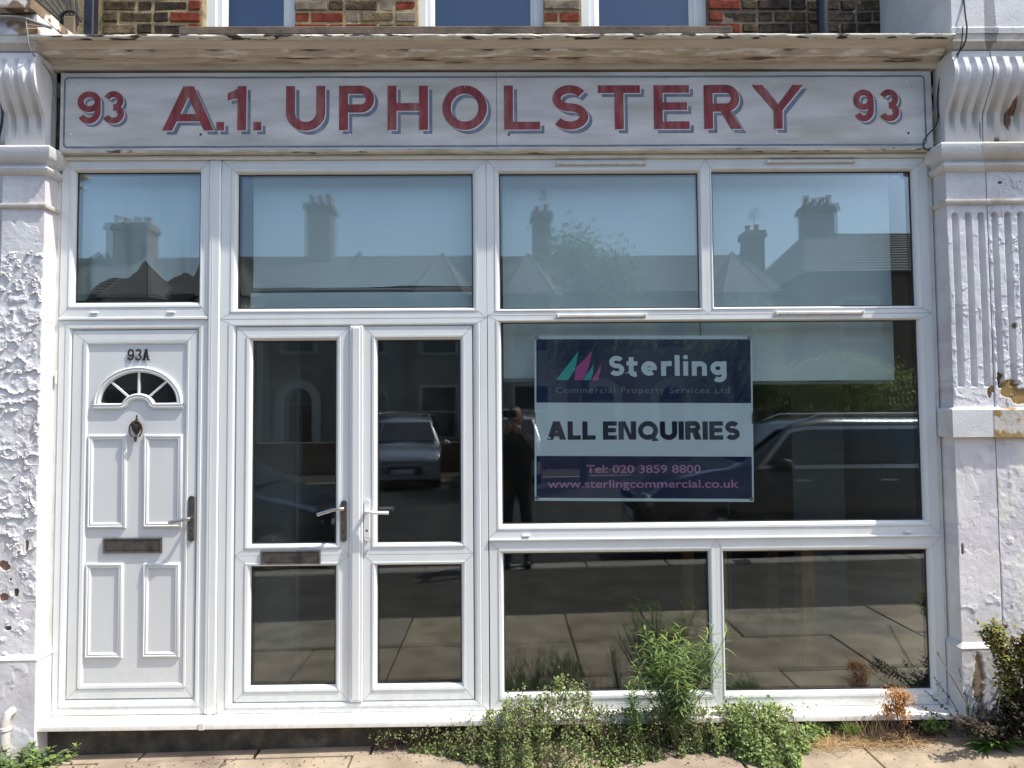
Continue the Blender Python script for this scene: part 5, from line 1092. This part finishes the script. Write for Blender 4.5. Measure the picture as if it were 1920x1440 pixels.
TYRE = mat('tyre', (.02, .02, .02), .8); mat_head = mat('headlamp_lens', (.55, .56, .58), .08, metal=.6)
def paint(n, c): return mat(n, c, .18, metal=.7, coat=1)
car('dark grey car with roof rails parked at the near kerb, reflected right of the banner', 4.0, -5.25, math.pi, paint('dark_grey_paint', (.045, .05, .055)), 4.6, 1.82, kind='suv')
car('dark blue hatchback parked at the near kerb, reflected in the left door glass', -4.05, -5.2, 0.0, paint('dark_blue_paint', (.02, .028, .045)), 4.3, 1.76, kind='hatch')
car('silver van with roof bars parked across the road, reflected in the right door glass', -2.75, -15.6, R(84), paint('silver_paint', (.42, .43, .46)), 4.5, 1.85, kind='van')
car('pale van parked across the road, reflected left of the banner', .25, -15.9, R(96), paint('pale_paint', (.5, .5, .5)), 4.5, 1.85, kind='van')

# the photographer, seen dimly in the glass
ph = thing('person', 'standing person in dark clothes holding up a phone, reflected left of the banner', 'person', (.14, -4.08, gz(.1)), 0)
def skin_body():
    V = [(0, 0, .95), (0, -.01, 1.15), (0, -.02, 1.38), (0, -.01, 1.50), (0, .01, 1.58), (0, .02, 1.70),
         (-.17, -.02, 1.42), (-.27, .08, 1.20), (-.15, .25, 1.40), (-.10, .29, 1.53), (.17, -.02, 1.42), (.25, .08, 1.20), (.12, .25, 1.40), (.02, .29, 1.53),
         (-.10, 0, .90), (-.11, .02, .50), (-.11, -.01, .09), (-.12, .13, .045), (.10, 0, .90), (.12, .02, .50), (.12, -.01, .09), (.14, .13, .045)]
    E_ = [(0, 1), (1, 2), (2, 3), (3, 4), (4, 5), (2, 6), (6, 7), (7, 8), (8, 9), (2, 10), (10, 11), (11, 12), (12, 13), (0, 14), (14, 15), (15, 16), (16, 17), (0, 18), (18, 19), (19, 20), (20, 21)]
    Rr = [.15, .15, .16, .07, .06, .09, .075, .05, .04, .035, .075, .05, .04, .035, .10, .07, .05, .045, .10, .07, .05, .045]
    me = bpy.data.meshes.new('body'); me.from_pydata(V, E_, []); o = link('body', me, ph)
    md = o.modifiers.new('s', 'SKIN'); sv = me.skin_vertices[0].data
    for k, r_ in enumerate(Rr): sv[k].radius = (r_ * (1.25 if k in (0, 1, 2) else 1), r_)
    sv[0].use_root = True; md.use_smooth_shade = True; o.modifiers.new('u', 'SUBSURF').levels = 1; o.modifiers['u'].render_levels = 2; return o
SKIN = mat('skin', (.26, .16, .12), .5); CLOTH = mat('dark_clothes', (.018, .018, .022), .85, var=.2); HAIR = mat('dark_hair', (.03, .02, .015), .6); SHOE = mat('dark_shoe', (.03, .03, .035), .5)
skin_body().data.materials.append(CLOTH)
b = MB(); b.lathe([(0, -.12), (.045, -.11), (.068, -.07), (.075, -.01), (.078, .04), (.065, .09), (.035, .118), (0, .122)], (0, .03, 1.68), 'z', 20); b.v = [(x, (y - .03) * 1.18 + .03, z) for x, y, z in b.v]; hd = b.build('head', SKIN, ph, 'full')
b = MB(); b.lathe([(.083, .0), (.084, .05), (.070, .10), (.038, .13), (0, .136)], (0, .012, 1.68), 'z', 20); b.build('hair', HAIR, hd, 'full')
b = MB(); b.tube([(0, .115, 1.69), (0, .135, 1.662), (0, .118, 1.655)], [.008, .014, .008], 8); b.build('nose', SKIN, hd, 'full')
b = MB(); b.tube([(-.026, .108, 1.628), (0, .114, 1.626), (.026, .108, 1.628)], .006, 6); b.build('mouth', mat('lips', (.35, .13, .11), .5), hd, 'full')
for s_ in (-1, 1):
    b = MB(); b.lathe([(0, -.012), (.010, -.006), (.012, 0), (.010, .006), (0, .012)], (s_ * .03, .105, 1.69), 'y', 10); b.build('eye', mat('eye_white', (.5, .5, .5), .3), hd, 'full')
    b = MB(); b.lathe([(0, -.01), (.02, -.006), (.026, 0), (.02, .006), (0, .01)], (s_ * .082, .02, 1.675), 'x', 10); b.build('ear', SKIN, hd, 'full')
    b = MB(); P = [(s_ * .118, -.08 + .04 * i, z) for i, z in enumerate((.05, .06, .065, .055, .045, .035, .03))]; b.tube(P, [.035, .045, .048, .046, .045, .042, .028], 12); b.build('shoe', SHOE, ph, 'full')
for s_, cx_ in ((-1, -.10), (1, .02)):
    x = cx_; palm = MB(); palm.tube([(x, .28, 1.52), (x + s_ * .0, .30, 1.56), (x, .305, 1.60)], [.028, .036, .030], 10); hnd = palm.build('hand', SKIN, ph, 'full')
    for k, (dz, L) in enumerate(((.0, .07), (.02, .078), (.04, .075), (.06, .06))):
        f = MB(); f.tube([(x, .315, 1.545 + dz), (x - s_ * .02, .34, 1.55 + dz), (x - s_ * L * .8, .343, 1.553 + dz)], [.009, .008, .006], 8); f.build('finger', SKIN, hnd, 'full')
    f = MB(); f.tube([(x, .28, 1.55), (x - s_ * .02, .27, 1.59), (x - s_ * .035, .285, 1.62)], [.011, .010, .007], 8); f.build('thumb', SKIN, hnd, 'full')
b = MB(); b.box(-.118, .040, -.004, .004, -.038, .038, 0, .003); pho = b.build('phone', PIPEB, None, label='black phone held up sideways in both hands of the reflected person', cat='phone'); pho.location = (.105, -3.766, 1.785)
